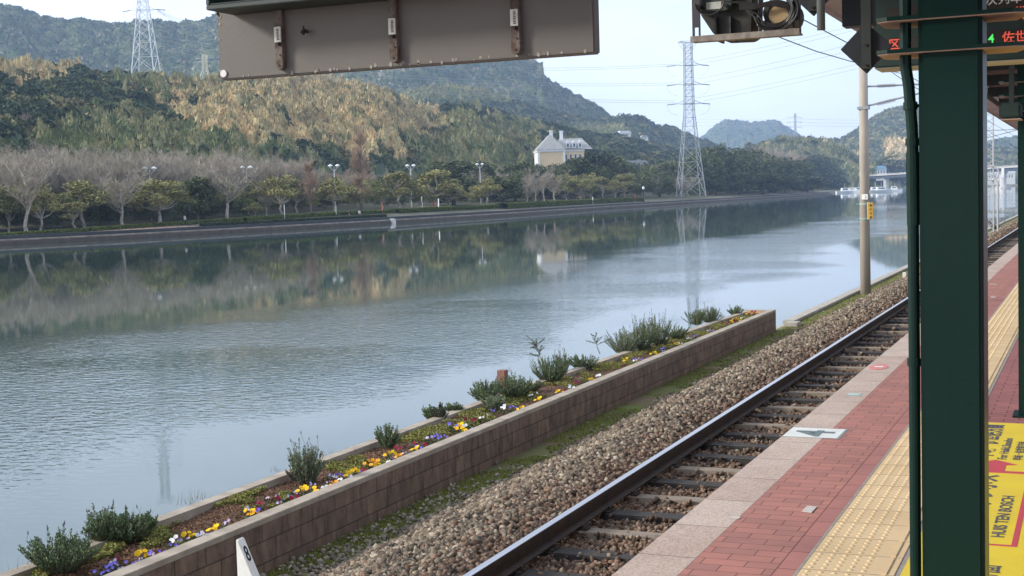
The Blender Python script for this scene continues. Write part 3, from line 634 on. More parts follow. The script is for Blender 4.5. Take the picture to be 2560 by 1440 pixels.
# hedges along the promenade
def hedge(x0, x1, off, h, w, label, c=(0.12, 0.15, 0.03)):
    def Yof(x):
        r = ray(x, 500); Y = 300.0
        for _ in range(30): Y = (bankX(Y)-off)/(r[0]/r[1])
        return Y
    y0, y1 = Yof(x0), Yof(x1); L = y1-y0; g = np.random.default_rng(int(x0)+503); n = int(min(26000, L*150)); y = g.uniform(y0, y1, n); X = bankX(y)-off
    f = g.integers(0, 3, n); dx = np.where(f == 0, w/2, g.uniform(-w/2, w/2, n)); dz = np.where(f == 0, g.uniform(0, h, n), h)
    C = np.stack([X+dx, y, np.array([park_z(off, q) for q in y])+dz+g.normal(0, .04, n)], -1); col = np.array([c])*g.uniform(.6, 1.4, n)[:, None]
    Q = leaf_quads(C, 0.13, g, 0.6)
    o = thing('hedge', label, 'hedge', (0, 0, 0), group='clipped hedges of the far promenade'); link('leaves', quad_mesh('leaves', Q, col), LEAF(), o)
    ys = np.linspace(y0, y1, 40); V = []
    for yy in ys:
        bx = bankX(yy)-off; zb = park_z(off, yy)-.12; V += [(bx+w/2-.1, yy, zb), (bx+w/2-.1, yy, zb+h), (bx-w/2+.1, yy, zb+h), (bx-w/2+.1, yy, zb)]
    Fc = [(j*4+i, (j+1)*4+i, (j+1)*4+i+1, j*4+i+1) for j in range(39) for i in range(3)]
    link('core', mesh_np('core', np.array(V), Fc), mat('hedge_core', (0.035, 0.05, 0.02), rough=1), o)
hedge(-40, 210, 8.6, 0.5, 1.4, 'low clipped hedge behind the pink path at the far left')
hedge(216, 600, 8.8, 0.55, 1.4, 'clipped hedge behind the orange path, right of the leftmost one')
hedge(606, 980, 8.4, 0.6, 1.6, 'clipped hedge with the resting figure before it')
hedge(986, 1250, 7.8, 0.8, 2.2, 'bright hedge below the round white sign')
hedge(1254, 1600, 6.2, 1.3, 3.0, 'tallest dark hedge ending at the red box')
hedge(500, 960, 3.0, 0.35, 1.0, 'dark low planting at the path edge', (0.05, 0.07, 0.03))
# earth mound, parking area, bridge ---------------------------------------------------------
p = at_z(1778, 486, 2.0); mb = MB()
V = []; nx_, ny_ = 30, 14
for j in range(ny_):
    for i in range(nx_):
        u, v = i/(nx_-1)*2-1, j/(ny_-1)*2-1; h = max(0, 1-u*u)**.7*max(0, 1-v*v)**.6
        V.append((p[0]-9+v*7, p[1]+10+u*44, 1.8+h*5.2+random.uniform(-.3, .3)*h))
Fc = [(j*nx_+i, j*nx_+i+1, (j+1)*nx_+i+1, (j+1)*nx_+i) for j in range(ny_-1) for i in range(nx_-1)]
tag(link('earth_mound', mesh_np('earth_mound', np.array(V), Fc), mat('orange_earth', (0.38, 0.22, 0.12), (0.24, 0.17, 0.09), scale=0.3, rough=1)), 'bare orange earth mound at the large pylon foot', kind='structure')
a_ = at_z(1590, 497, 2.05); b_ = at_z(1700, 492, 2.05)
tag(MB().add([(a_[0], a_[1], 2.35), (b_[0], b_[1], 2.35), (b_[0]-26, b_[1]+10, 4.2), (a_[0]-26, a_[1]+5, 4.2)], [(0, 1, 2, 3)]).build('parking_area', mat('far_asphalt', (0.27, 0.27, 0.27), (0.2, 0.2, 0.2), scale=.2)), 'grey paved area beside the last trees of the promenade', kind='structure')

# ================================================================ PYLONS AND WIRES
galv = mat('galvanised_steel', (0.38, 0.41, 0.43), (0.28, 0.31, 0.33), scale=0.4, rough=0.6, metal=0.0)
def pylon(label, base, H, wb, wt, rz, r=0.11, arms=(0.62, 0.755, 0.885), crown=True, m=None, armw=3.4, name='pylon'):
    m = m or galv; o = thing(name, label, 'pylon', base, rz); mb = MB()
    def w(z): return np.interp(z/H, [0, 0.55, 1.0], [wb/2, wt/2*1.25, wt/2])
    levels = [0]; 
    while levels[-1] < H*0.985: levels.append(min(H, levels[-1]+max(w(levels[-1])*1.5, H*0.022)))
    cs = [(-1, -1), (1, -1), (1, 1), (-1, 1)]
    for sx_, sy_ in cs:
        lg = MB()
        for z0_, z1_ in zip(levels[:-1], levels[1:]): lg.tube((sx_*w(z0_), sy_*w(z0_), z0_), (sx_*w(z1_), sy_*w(z1_), z1_), r*(1.5 if z0_ < H*.5 else 1.1), n=4, cap=False)
        lg.build('leg', m, o)
    for z0_, z1_ in zip(levels[:-1], levels[1:]):
        for k in range(4):
            a, b_ = cs[k], cs[(k+1) % 4]
            mb.tube((a[0]*w(z0_), a[1]*w(z0_), z0_), (b_[0]*w(z1_), b_[1]*w(z1_), z1_), r*.6, n=3, cap=False)
            mb.tube((b_[0]*w(z0_), b_[1]*w(z0_), z0_), (a[0]*w(z1_), a[1]*w(z1_), z1_), r*.6, n=3, cap=False)
            mb.tube((a[0]*w(z1_), a[1]*w(z1_), z1_), (b_[0]*w(z1_), b_[1]*w(z1_), z1_), r*.55, n=3, cap=False)
    mb.build('lattice', m, o)
    for f in arms:
        z = H*f; a = MB(); W_ = w(z)
        for s in (-1, 1):
            for q in (-1, 1):
                a.tube((s*W_, q*W_, z), (s*(W_+armw), 0, z+.2), r*.7, n=3); a.tube((s*W_, q*W_, z+1.6), (s*(W_+armw), 0, z+.2), r*.6, n=3)
        for q in (-1, 1): a.tube((-W_*1.02, q*W_, z), (W_*1.02, q*W_, z), r*.7, n=3)
        a.tube((-W_*1.02, -W_, z), (-W_*1.02, W_, z), r*.7, n=3)
        a.build('crossarm', m, o)
        for s in (-1, 1):
            ins = MB(); x = s*(W_+armw); 
            ins.tube((x, 0, z+.2), (x+s*3.6, 1.0, z-.1), .22, n=5); 
            ins.path([(x+s*3.6, 1.0, z-.1), (x+s*3.3, .6, z-2.0), (x+s*2.0, .3, z-3.6), (x-s*.3, 0, z-4.3)], .05, 3)
            ins.build('insulator', mat('insulator', (0.35, 0.38, 0.42), (0.3, 0.33, 0.36)), o)
    if crown:
        c = MB(); z = H
        for sx_, sy_ in cs:
            c.tube((sx_*w(z), sy_*w(z), z-3), (sx_*w(z)*2.4, sy_*w(z)*1.6, z+.6), r*.8, n=3); c.tube((sx_*w(z), sy_*w(z), z), (sx_*w(z)*2.4, sy_*w(z)*1.6, z+.6), r*.8, n=3)
        for s in (-1, 1): c.tube((s*w(z)*2.4, -w(z)*1.6, z+.6), (s*w(z)*2.4, w(z)*1.6, z+.6), r*.8, n=3); c.tube((-w(z)*2.4, s*w(z)*1.6, z+.6), (w(z)*2.4, s*w(z)*1.6, z+.6), r*.8, n=3)
        c.build('peak', m, o)
    return o
b2 = at_D(1727, 478, 555); b2[2] = 2.5
topz = at_D(1713, 108, 555)[2]-2.5
pylon('tall pale lattice pylon on the far bank right of the cream house', b2, topz, 10.0, 2.9, 0.5, r=0.14, arms=(.605, .73, .855))
b1 = at_D(367, 214, 600); b1[2] -= 3
pylon('broad lattice pylon on the hilltop, its top out of the picture', b1, 69, 11.2, 2.8, 0.35, arms=(.50, .64, .77), r=0.16, m=mat('bright_steel', (0.72, 0.76, 0.80), (0.6, 0.64, 0.68), scale=.4))
p3 = at_D(515, 226, 760); pylon('small pale yellowish pylon on the hill left of the grey sign back', p3, (226-140)/F*760, 9, 2.0, 0.3, r=.13, m=mat('pale_steel', (0.66, 0.64, 0.5), (0.6, 0.58, 0.46)), armw=.6, crown=False, arms=(.8, .9))
p4 = at_D(1989, 378, 1415); pylon('small distant pylon on the cape ridge', p4, (378-286)/F*1415, 9.5, 1.3, 0.8, r=.11, armw=4.5, crown=False)
wire_m = mat('wire_grey', (0.30, 0.32, 0.35), (0.28, 0.3, 0.33)); wire_d = mat('wire_dark', (0.06, 0.065, 0.07), (0.05, 0.05, 0.06))
def wire(p, q, sag, r, label, m=None, n=14, grp='power lines between the pylons', name='power_line'):
    p, q = Vector(p), Vector(q); pts = [p.lerp(q, i/n)-Vector((0, 0, 4*sag*(i/n)*(1-i/n))) for i in range(n+1)]; mb = MB()
    for a, b_ in zip(pts[:-1], pts[1:]): mb.tube(a, b_, r, n=4, cap=False)
    return tag(mb.build(name, m or wire_m), label, 'cable', grp)
tiers = ['top', 'middle', 'bottom']
for i, (yl, xr0, yr0, xr1, yr1) in enumerate([(158, 1735, 153, 2100, 57), (207, 1739, 198, 2132, 94), (252, 1739, 245, 2112, 152)]):
    k = 3.2; wire(at_D(xr0, yr0, 552), at_D(xr0+(xr1-xr0)*k, yr0+(yr1-yr0)*k, 330), 2, .06, f'{tiers[i]} left conductor running from the large pylon to the upper right')
for i, (xr0, yr0, xr1, yr1) in enumerate([(1767, 156, 2101, 69), (1760, 206, 2121, 113), (1760, 252, 2128, 160)]):
    k = 3.2; wire(at_D(xr0, yr0, 560), at_D(xr0+(xr1-xr0)*k, yr0+(yr1-yr0)*k, 345), 2, .06, f'{tiers[i]} right conductor running from the large pylon to the upper right')
for i, (yt, xm, ym) in enumerate([(160, 1500, 150), (207, 1164, 164), (252, 984, 176)]):
    y1_ = ym-(yt-ym)/(1685-xm)*(xm-400)
    for d in (0, 5): wire(at_D(1687, yt+d, 552), at_D(400, y1_+d*1.5, 590), 6, .06, f'{tiers[i]} {"upper" if d == 0 else "lower"} cable from the large pylon left behind the sign back')
for i, (ya, yb) in enumerate([(20, 5), (66, 92), (22, 48)]):
    wire(at_D(394, 25+i*2, 575), at_D(560, 60+i*12, 900), 3, .07, f'thin cable number {["one","two","three"][i]} from the hilltop pylon right towards the sign back')
for i, y in enumerate((297, 305, 313)):
    wire(at_D(1740, y+1, 1700), at_D(1986, y, 1415), 1, .10, f'{tiers[i]} faint cable left of the small cape pylon'); wire(at_D(1992, y, 1415), at_D(2290, y+2, 1500), 1, .10, f'{tiers[i]} faint cable right of the small cape pylon')

# ================================================================ BUILDINGS, LAMPS, BRIDGE, BOATS
# cream house with hipped roofs
hp = at_D(1396, 500, 525); ax = math.atan2(hp[0], hp[1])
ho = thing('cream_house', 'large cream house with grey hipped roofs, white dormers and two chimneys', 'house', (hp[0], hp[1], 2.2), -ax+math.radians(5)); ho.scale = (1.12, 1.12, 1.15)
cream = mat('cream_render', (0.72, 0.56, 0.36), (0.66, 0.51, 0.33), scale=.3, rough=.9); white = mat('white_trim', (0.78, 0.79, 0.80), (0.72, 0.73, 0.75), scale=.5); slate = mat('grey_slate', (0.36, 0.36, 0.35), (0.27, 0.27, 0.27), scale=1.2, rough=.8, bump=.3)
E_ = 17.3
MB().box((-6.6, -0.0, 0), (2.6, 16, E_)).build('wall', cream, ho)
MB().box((2.4, 3.0, 0), (9.6, 15.6, E_-.02)).build('wall', cream, ho)
MB().box((-6.75, -.12, 0), (-6.05, .5, E_-.1)).box((1.95, -.12, 0), (2.72, .5, E_-.1)).box((-7.0, -.3, E_-.6), (2.9, 16.2, E_+.02)).box((2.5, 2.8, E_-.62), (9.8, 15.8, E_)).build('cornice', white, ho)
MB().box((-6.72, 0.6, 0), (-6.61, 15.9, E_-.65)).build('side_wall', white, ho)
def hip(mb, x0, x1, y0, y1, z, h, inset, along='y'):
    if along == 'y': r = [((x0+x1)/2, y0+inset, z+h), ((x0+x1)/2, y1-inset, z+h)]
    else: r = [(x0+inset, (y0+y1)/2, z+h), (x1-inset, (y0+y1)/2, z+h)]
    vs = [(x0, y0, z), (x1, y0, z), (x1, y1, z), (x0, y1, z)]+r
    if along == 'y': f = [(0, 1, 4), (1, 2, 5, 4), (2, 3, 5), (3, 0, 4, 5), (3, 2, 1, 0)]
    else: f = [(0, 1, 5, 4), (1, 2, 5), (2, 3, 4, 5), (3, 0, 4), (3, 2, 1, 0)]
    mb.add(vs, f)
m_ = MB(); hip(m_, -7.2, 3.1, -.5, 16.5, E_+.03, 5.2, 3.4); rf = m_.build('roof', slate, ho)
m_ = MB(); hip(m_, -1.5, 12.6, 2.4, 16.2, E_+.02, 4.0, 3.2, 'x'); m_.build('roof', slate, ho)
for cx, cy in ((-1.5, 5.0), (2.4, 9.0)): MB().box((cx-.55, cy-.5, E_+2), (cx+.55, cy+.5, E_+6.6)).box((cx-.7, cy-.65, E_+6.2), (cx+.7, cy+.65, E_+6.5)).build('chimney', white, rf)
for k, cx in enumerate((4.0, 6.2, 8.2)):
    d_ = MB(); d_.box((cx-.65, 2.7, E_+.5), (cx+.65, 5, E_+2.2)).prism([(cx-.8, E_+2.2), (cx+.8, E_+2.2), (cx, E_+3.0)], 2.6, 5.2, 'y'); d0 = d_.build('dormer', white, ho)
    MB().box((cx-.35, 2.66, E_+.8), (cx+.35, 2.72, E_+1.9)).build('pane', mat('dark_pane', (.08, .1, .13), rough=.2), d0)
for row in range(4):
    for k in range(4):
        x = 3.4+k*1.6; z = E_-3.4-row*3.4; f_ = MB().box((x-.45, 2.93, z), (x+.45, 3.02, z+1.9)).build('window', white, ho)
        MB().box((x-.33, 2.90, z+.12), (x+.33, 2.925, z+1.78)).build('pane', mat('dark_pane', (.08, .1, .13), rough=.2), f_)
# small far houses
roofm = {'grey': mat('far_roof', (0.42, 0.43, 0.45), (0.3, 0.3, 0.32)), 'blue': mat('blue_roof', (0.25, 0.45, 0.62), (0.3, 0.5, 0.66)), 'white': white, 'brown': mat('brown_roof', (0.35, 0.25, 0.2), (0.3, 0.2, 0.17))}
def house(px, py, D, w, h, d, roof, label, wallm=None, cat='house'):
    p = on_hill(px, py+3, D) if px < 2100 else at_D(px, py, D); k_ = math.hypot(p[0], p[1])/D; w *= k_; h *= k_; d *= k_; a = math.atan2(p[0], p[1]); o = thing('far_house', label, cat, tuple(p), -a+.25, 'small houses in the distance')
    MB().box((-w/2, 0, -6), (w/2, d, h)).build('wall', wallm or mat('far_wall', (0.74, 0.72, 0.68), (0.66, 0.65, 0.62), scale=.2), o)
    MB().prism([(-w/2-.5, h+.02), (w/2+.5, h+.02), (w/2-1.5, h+h*.45+1), (-w/2+1.5, h+h*.45+1)], -.5, d+.5, 'y').build('roof', roofm[roof], o)
    for k in range(max(2, int(w/3))): MB().box((-w/2+1+k*3, -.06, h*.4), (-w/2+2.2+k*3, -.02, h*.75)).build('window', mat('dark_pane', (.08, .1, .13), rough=.2), o)
for a in [(1562, 338, 950, 9, 2.0, 6, 'white', 'pale roofed house among the trees below the dark ridge'), (1612, 346, 950, 5, 1.6, 4, 'grey', 'tiny house right of the pale roofed one on the slope'),
          (1590, 408, 620, 11, .7, 5, 'grey', 'long flat grey roof left of the large pylon'),
          (2124, 412, 1450, 15, 6, 9, 'white', 'white house above the cape tip, left of the concrete pole'), (2140, 424, 1420, 13, 5, 9, 'grey', 'grey roofed house just left of the concrete pole'), (2117, 436, 1420, 10, 4, 8, 'brown', 'brown roofed house at the left bridge end'),
          (2190, 438, 1480, 22, 6, 12, 'blue', 'building with a pale blue roof behind the bridge'), (2236, 439, 1500, 24, 7, 12, 'brown', 'long brownish building right of the blue roof'), (2256, 448, 1500, 12, 6, 9, 'white', 'white building next to the dark conduit'),
          (2482, 452, 1620, 22, 8, 12, 'white', 'white house under the bridge, left of the pier'), (2500, 449, 1650, 12, 6, 12, 'grey', 'grey roofed house behind the bridge pier'), (2522, 451, 1620, 14, 8, 12, 'white', 'white house under the bridge, right of the pier')]: house(*a)
# trees on the far shore
for k, (px, yt, w, kd, lb) in enumerate([(2236, 372, 62, 'camphor', 'pale golden-green tree on the far shore beside the dark conduit'), (2205, 392, 60, 'dome', 'round green tree on the far shore behind the blue roof'), (2180, 402, 50, 'dome', 'low green tree on the far shore right of the concrete pole'), (2122, 408, 56, 'cone', 'orange brown tree on the far shore above the cape tip'), (2146, 414, 44, 'bare', 'thin bare tree on the far shore left of the concrete pole'), (2256, 398, 50, 'dome', 'green tree on the far shore, right of the golden one')]):
    p = at_D(px, 455, 1500); o = thing(KN[kd], lb, 'tree', (p[0], p[1], 2), k, 'trees on the far shore'); H = at_D(px, yt, 1520)[2]-2; sw = w/F*1520/6.0; o.scale = (sw, sw, H/10); tr_, cr_ = PROTO[kd][0]; link('trunk', tr_, None, o); link('crown', cr_, None, o)
# bridge
bl, br_ = at_D(2085, 447, 1330), at_D(2600, 424, 1010); br_[2] = 15.2; bl[2] = 12.6
br_o = thing('road_bridge', 'long blue-grey girder road bridge across the bay', 'bridge', (0, 0, 0)); steel = mat('bridge_steel', (0.06, 0.08, 0.12), (0.05, 0.07, 0.10)); conc = mat('far_concrete', (0.58, 0.57, 0.56), (0.46, 0.46, 0.46), scale=.2)
dx = (br_-bl)[:2]/np.hypot(*(br_-bl)[:2]); nx_v = np.array([-dx[1], dx[0]])
def slab(mb, p, q, w, z0, z1):
    vs = []
    for (c, cz) in ((p, p[2]), (q, q[2])):
        for s in (-1, 1):
            for z in (z0, z1): vs.append((c[0]+nx_v[0]*w*s, c[1]+nx_v[1]*w*s, cz+z))
    return mb.add(vs, [(0, 1, 3, 2), (4, 6, 7, 5), (0, 4, 5, 1), (2, 3, 7, 6), (1, 5, 7, 3), (0, 2, 6, 4)])
slab(MB(), bl, br_, 3.2, -2.6, -.32).build('girder', steel, br_o); slab(MB(), bl, br_, 4.5, -.3, .25).build('deck', conc, br_o)
rl = MB()
for k in range(90):
    c = bl+(br_-bl)*k/89.0
    for s in (-1, 1): rl.tube((c[0]+nx_v[0]*4.3*s, c[1]+nx_v[1]*4.3*s, c[2]+.2), (c[0]+nx_v[0]*4.3*s, c[1]+nx_v[1]*4.3*s, c[2]+1.3), .06, n=4)
for s in (-1, 1):
    for z in (.7, 1.25): rl.tube((bl[0]+nx_v[0]*4.3*s, bl[1]+nx_v[1]*4.3*s, bl[2]+z), (br_[0]+nx_v[0]*4.3*s, br_[1]+nx_v[1]*4.3*s, br_[2]+z), .08, n=4)
rl.build('railing', conc, br_o)
for px in (2215, 2508):
    k = (np.interp(px, [2085, 2600], [0, 1])); 
    for _ in range(20):
        c = bl+(br_-bl)*k; k += (px-proj(c)[0][0])/900.0
    c = bl+(br_-bl)*k; m_ = MB(); m_.lathe([(5.5, -1), (5.5, 1.3), (5.2, 1.6)], (c[0], c[1], 0), 14); m_.lathe([(2.2, 1.5), (2.2, c[2]-4.6), (3.6, c[2]-2.7)], (c[0], c[1], 0), 14); m_.build('pier', conc, br_o)
    lm = MB(); lm.tube((c[0], c[1], c[2]+.2), (c[0], c[1], c[2]+9), .12, n=5); lm.tube((c[0]-2.5, c[1], c[2]+9), (c[0]+2.5, c[1], c[2]+9), .12, n=5)
    tag(lm.build('bridge_lamp', mat('lamp_grey', (.25, .27, .3))), f'double armed lamp on the bridge above the {"left" if px < 2400 else "right"} pier', 'lamp')
c = at_D(2507, 436, 1020); tag(MB().box((c[0]-.9, c[1]-.9, c[2]-2), (c[0]+.9, c[1]+.9, c[2]+4.0)).prism([(c[0]-.7, c[1]-.7), (c[0]+.7, c[1]-.7), (c[0]+.7, c[1]+.7), (c[0]-.7, c[1]+.7)], c[2]+4.0, c[2]+4.6).build('bridge_cabinet', white), 'white cabinet standing on the bridge over the pier', 'cabinet')
def boat(px, D, L, label, cab=True):
    p = at_D(px, 470, D); a = math.atan2(p[0], p[1]); o = thing('moored_boat', label, 'boat', (p[0], p[1], 0), -a+random.uniform(-.4, .4), 'white boats moored by the bridge')
    hl = MB(); n = 9; vs = []
    for i in range(n):
        u = i/(n-1); wd = L*.16*math.sin(pi*min(1, .18+u*.82))**.6*(1 if u < .97 else .1); x = (u-.5)*L
        vs += [(x, -wd, 1.3+u*u*.6), (x, -wd*.6, -.3), (x, wd*.6, -.3), (x, wd, 1.3+u*u*.6)]
    fs = [(i*4+k, (i+1)*4+k, (i+1)*4+k+1, i*4+k+1) for i in range(n-1) for k in range(3)]+[(i*4+3, (i+1)*4+3, (i+1)*4, i*4) for i in range(n-1)]+[(0, 1, 2, 3)]
    hl.add(vs, fs); hl.build('hull', white, o)
    if cab:
        MB().prism([(-L*.2, 1.4), (L*.2, 1.5), (L*.12, 3.6), (-L*.18, 3.6)], -L*.11, L*.11, 'y').build('cabin', white, o); MB().box((-L*.13, -L*.115, 2.3), (L*.12, L*.115, 3.1)).build('window', mat('dark_pane', (.08, .1, .13), rough=.2), o)
        MB().tube((0, 0, 3.6), (0, 0, 7), .08, n=5).build('mast', white, o)
for px, D, L, lb in [(2112, 1010, 13, 'white boat closest to the cape tip'), (2132, 1030, 15, 'white boat just left of the concrete pole'), (2146, 1060, 12, 'small boat touching the concrete pole on its left'), (2188, 1040, 16, 'large white cabin boat right of the concrete pole'), (2203, 990, 17, 'widest white boat before the bridge pier'), (2236, 1070, 12, 'boat right of the left bridge pier')]: boat(px, D, L, lb)
# twin-globe park lamps
def park_lamp(px, ytop, off, label):
    r = ray(px, 500); Y = 300.0
    for _ in range(30): Y = (bankX(Y)-off)/(r[0]/r[1])
    X = bankX(Y)-off; z = float(park_z(off, Y)); H = at_D(px, ytop, math.hypot(X, Y))[2]-z
    o = thing('park_lamp', label, 'street lamp', (X, Y, z), .6, 'twin-headed white park lamps')
    MB().tube((0, 0, 0), (0, 0, H-.5), .1, .07, 8).tube((0, 0, H-1.6), (-.8, 0, H-.75), .05, n=5).tube((0, 0, H-1.6), (.8, 0, H-.75), .05, n=5).build('pole', white, o)
    for s in (-1, 1): MB().lathe([(.12, -.8), (.35, -.45), (.28, -.35)], (s*.8, 0, H), 10).build('globe', mat('lamp_glass', (.8, .82, .85)), o); MB().lathe([(.55, -.36), (.5, -.2), (.08, 0.05)], (s*.8, 0, H), 10).build('cap', white, o)
for a in [(377, 417, 26, 'twin white park lamp above the bare trees on the left'), (619, 415, 27, 'twin white lamp faint among branches'), (838, 411, 26, 'twin white lamp above the broad green tree'), (1029, 411, 27, 'twin white lamp left of the dark leaf dome'), (1202, 408, 30, 'park lamp with one head showing above brown twigs')]: park_lamp(*a)
def at_bank(px, off):
    r = ray(px, 500); Y = 300.0
    for _ in range(30): Y = (bankX(Y)-off)/(r[0]/r[1])
    return Vector((bankX(Y)-off, Y, float(park_z(off, Y))))
c = at_bank(1609, 3.5); o = thing('promenade_lamp', 'black post lamp with white globe at the parking area', 'street lamp', c); MB().tube((0, 0, 0), (0, 0, 4.2), .16, .09).tube((0, 0, 0), (0, 0, .8), .3, .2).build('pole', mat('black_paint', (.02, .02, .022)), o); MB().lathe([(.1, 4.2), (.5, 4.6), (.45, 5.1), (.1, 5.4)], n=10).build('globe', white, o)
red = mat('faded_red', (0.62, 0.16, 0.13), (0.55, 0.15, 0.12))
for px, w, h, zz, m_, lb in [(955, .5, 1.7, .5, red, 'narrow pink-red banner by the tree with the straight trunk'), (1080, .8, 1.5, .6, red, 'red notice between the round sign and the white banner'), (1096, .9, 2.6, .2, white, 'white banner leaning at the spreading tree'), (710, .6, 2.4, .3, white, 'white upright sign at the foot of a green tree'), (839, .5, 1.8, .3, white, 'slim white sign below the broad green tree'), (1482, .5, 2.0, .2, white, 'short white post among the last promenade trees'), (1587, 1.2, 2.2, .3, red, 'red box at the end of the tall hedge')]:
    c = at_bank(px, 7.6 if px < 1200 else 4.6); o = thing('promenade_sign', lb, 'sign', c, -.9)
    MB().tube((0, 0, 0), (0, 0, zz+h*.5), .05, n=6).build('post', white, o); MB().box((-w/2, -.04, zz), (w/2, .04, zz+h)).build('board', m_, o, bevel=.01)
c = at_bank(1055, 7); o = thing('round_sign', 'round white sign on a thin post on the promenade', 'sign', c, -.9); MB().tube((0, 0, 0), (0, 0, 3.4), .06, n=6).build('post', white, o); MB().prism([(.6*cos(a*pi/8), 2.9+.6*sin(a*pi/8)) for a in range(16)], -.1, -.07, 'y').build('disc', white, o)
c = at_bank(978, .4); tag(MB().box((c[0]-.5, c[1]-.6, -.4), (c[0]+.6, c[1]+.6, .75)).box((c[0]-.3, c[1]-.4, .75), (c[0]+.5, c[1]+.4, 1.0)).build('outfall_block', conc), 'pale outfall block in the river wall', 'block')
# promenade guard rail posts at the left
g_o = thing('guard_rail', 'thin dark post and rail fence on the promenade edge', 'fence', (0, 0, 0)); gm = mat('rail_dark', (.07, .07, .07))
m_ = MB(); ysr = [at_bank(x, 2.2)[1] for x in (-60, 560)]
k = 0; yy = ysr[0]
while yy < ysr[1] and k < 95:
    q = MB().tube((bankX(yy)-2.2, yy, 1.25), (bankX(yy)-2.2, yy, 2.35), .035, n=5).build('post', gm, g_o); yy += 2.6; k += 1
MB().tube((bankX(ysr[0])-2.2, ysr[0], 2.3), (bankX(ysr[1])-2.2, ysr[1], 2.3), .02, n=4).build('rail', gm, g_o)
# people far away on the promenade
def person(px, off, label, top, legs, pose='stand', sc=1.0):
    c = at_bank(px, off); o = thing('person', label, 'person', c, random.uniform(-2, 0))
    me = bpy.data.meshes.new('body'); sit = pose == 'sit'
    P = [(0, 0, .95), (0, 0, 1.2), (0, 0, 1.45), (0, 0, 1.56), (0, .02, 1.68), (.19, 0, 1.42), (.27, .04, 1.14), (.25, .2, .95), (-.19, 0, 1.42), (-.27, .04, 1.14), (-.25, .2, .95), (.1, 0, .9), (.11, .04, .48), (.12, 0, .04), (.12, .13, .02), (-.1, 0, .9), (-.12, .14, .5), (-.12, .02, .04), (-.12, .15, .02)]
    if sit: P = [(x, y+(.4 if z < .6 else 0), z-.5 if z > .6 else (.42 if abs(z-.49) < .05 else z)) for x, y, z in P]
    me.from_pydata(P, [(0, 1), (1, 2), (2, 3), (3, 4), (2, 5), (5, 6), (6, 7), (2, 8), (8, 9), (9, 10), (0, 11), (11, 12), (12, 13), (13, 14), (0, 15), (15, 16), (16, 17), (17, 18)], []); me.update()
    b = link('body', me, mat('skin', (.55, .38, .3)), o); md = b.modifiers.new('s', 'SKIN'); rr = [.13, .14, .15, .06, .105, .06, .045, .04, .06, .045, .04, .09, .065, .045, .04, .09, .065, .045, .04]
    for v, r_ in zip(me.skin_vertices[0].data, rr): v.radius = (r_, r_*.85)
    me.skin_vertices[0].data[0].use_root = True; b.modifiers.new('u', 'SUBSURF').levels = 1
    dz = -.5 if sit else 0
    MB().lathe([(.19, .86+dz), (.2, 1.1+dz), (.21, 1.38+dz), (.10, 1.5+dz)], n=12).tube((.2, 0, 1.42+dz), (.27, .04, 1.14+dz), .075, .06, 7).tube((-.2, 0, 1.42+dz), (-.27, .04, 1.14+dz), .075, .06, 7).build('jacket', top, o, smooth=True)
    if not sit: MB().tube((.1, 0, .93), (.11, .04, .48), .105, .085, 8).tube((.11, .04, .48), (.12, 0, .06), .085, .07, 8).tube((-.1, 0, .93), (-.12, .14, .5), .105, .085, 8).tube((-.12, .14, .5), (-.12, .02, .06), .085, .07, 8).build('trousers', legs, o)
    MB().lathe([(.11, 1.66+dz), (.115, 1.74+dz), (.06, 1.81+dz)], n=10).build('hair', mat('black_hair', (.02, .018, .018)), o, smooth=True)
cb, cw_ = mat('dark_cloth', (.03, .03, .04)), mat('white_cloth', (.75, .75, .74))
person(460, 8.0, 'person in a white top standing behind the left hedge', cw_, cb)
person(868, 6.0, 'person in dark clothes on the promenade near the broad green tree', cb, cb, 'sit')
person(897, 6.0, 'person in a pale top seated on the promenade', cw_, cb, 'sit')

# ================================================================ TRACK
rail_d = mat('rail_rust', (0.060, 0.036, 0.026), (0.030, 0.021, 0.018), scale=6, rough=0.75, bump=.2); rail_s = mat('rail_head_steel', (0.50, 0.50, 0.54), (0.40, 0.39, 0.42), scale=1.5, rough=0.28, metal=0.85, stretch=(8, .15, 1))
wood = mat('sleeper_wood', (0.060, 0.052, 0.048), (0.030, 0.027, 0.026), scale=4, rough=.9, bump=.7, stretch=(.6, 9, 9)); pcs = mat('sleeper_concrete', (0.27, 0.22, 0.175), (0.20, 0.16, 0.12), scale=5, rough=.95, bump=.3)
XRC = -4.055; XRN = XRC+1.067+.065; XTC = (XRC+XRN)/2
tr = thing('railway_track', 'single railway track of rusty-sided rails on mixed wooden and concrete sleepers', 'track', (0, 0, 0))
def rail_prof(x): return [(x-.0635, Z_RAIL-.153), (x+.0635, Z_RAIL-.153), (x+.0635, Z_RAIL-.142), (x+.010, Z_RAIL-.125), (x+.008, Z_RAIL-.05), (x+.0325, Z_RAIL-.04), (x+.0325, Z_RAIL-.006), (x+.026, Z_RAIL-.002), (x-.026, Z_RAIL-.002), (x-.0325, Z_RAIL-.006), (x-.0325, Z_RAIL-.04), (x-.008, Z_RAIL-.05), (x-.010, Z_RAIL-.125), (x-.0635, Z_RAIL-.142)]
for x in (XRC, XRN):
    r_ = MB().prism(rail_prof(x), -4, 260, 'y').build('rail', rail_d, tr)
    MB().box((x-.030, -4, Z_RAIL-.003), (x+.030, 260, Z_RAIL)).build('running_surface', rail_s, r_)
wmesh = MB().box((-1.05, -.10, -.16), (1.05, .10, 0)).mesh('sleeper', bevel=.008); cmesh = MB().prism([(-.11, -.16), (.11, -.16), (.085, 0), (-.085, 0)], -1.0, 1.0, 'x').mesh('sleeper', bevel=.006)
for me_, m_ in ((wmesh, wood), (cmesh, pcs)): me_.materials.append(m_)
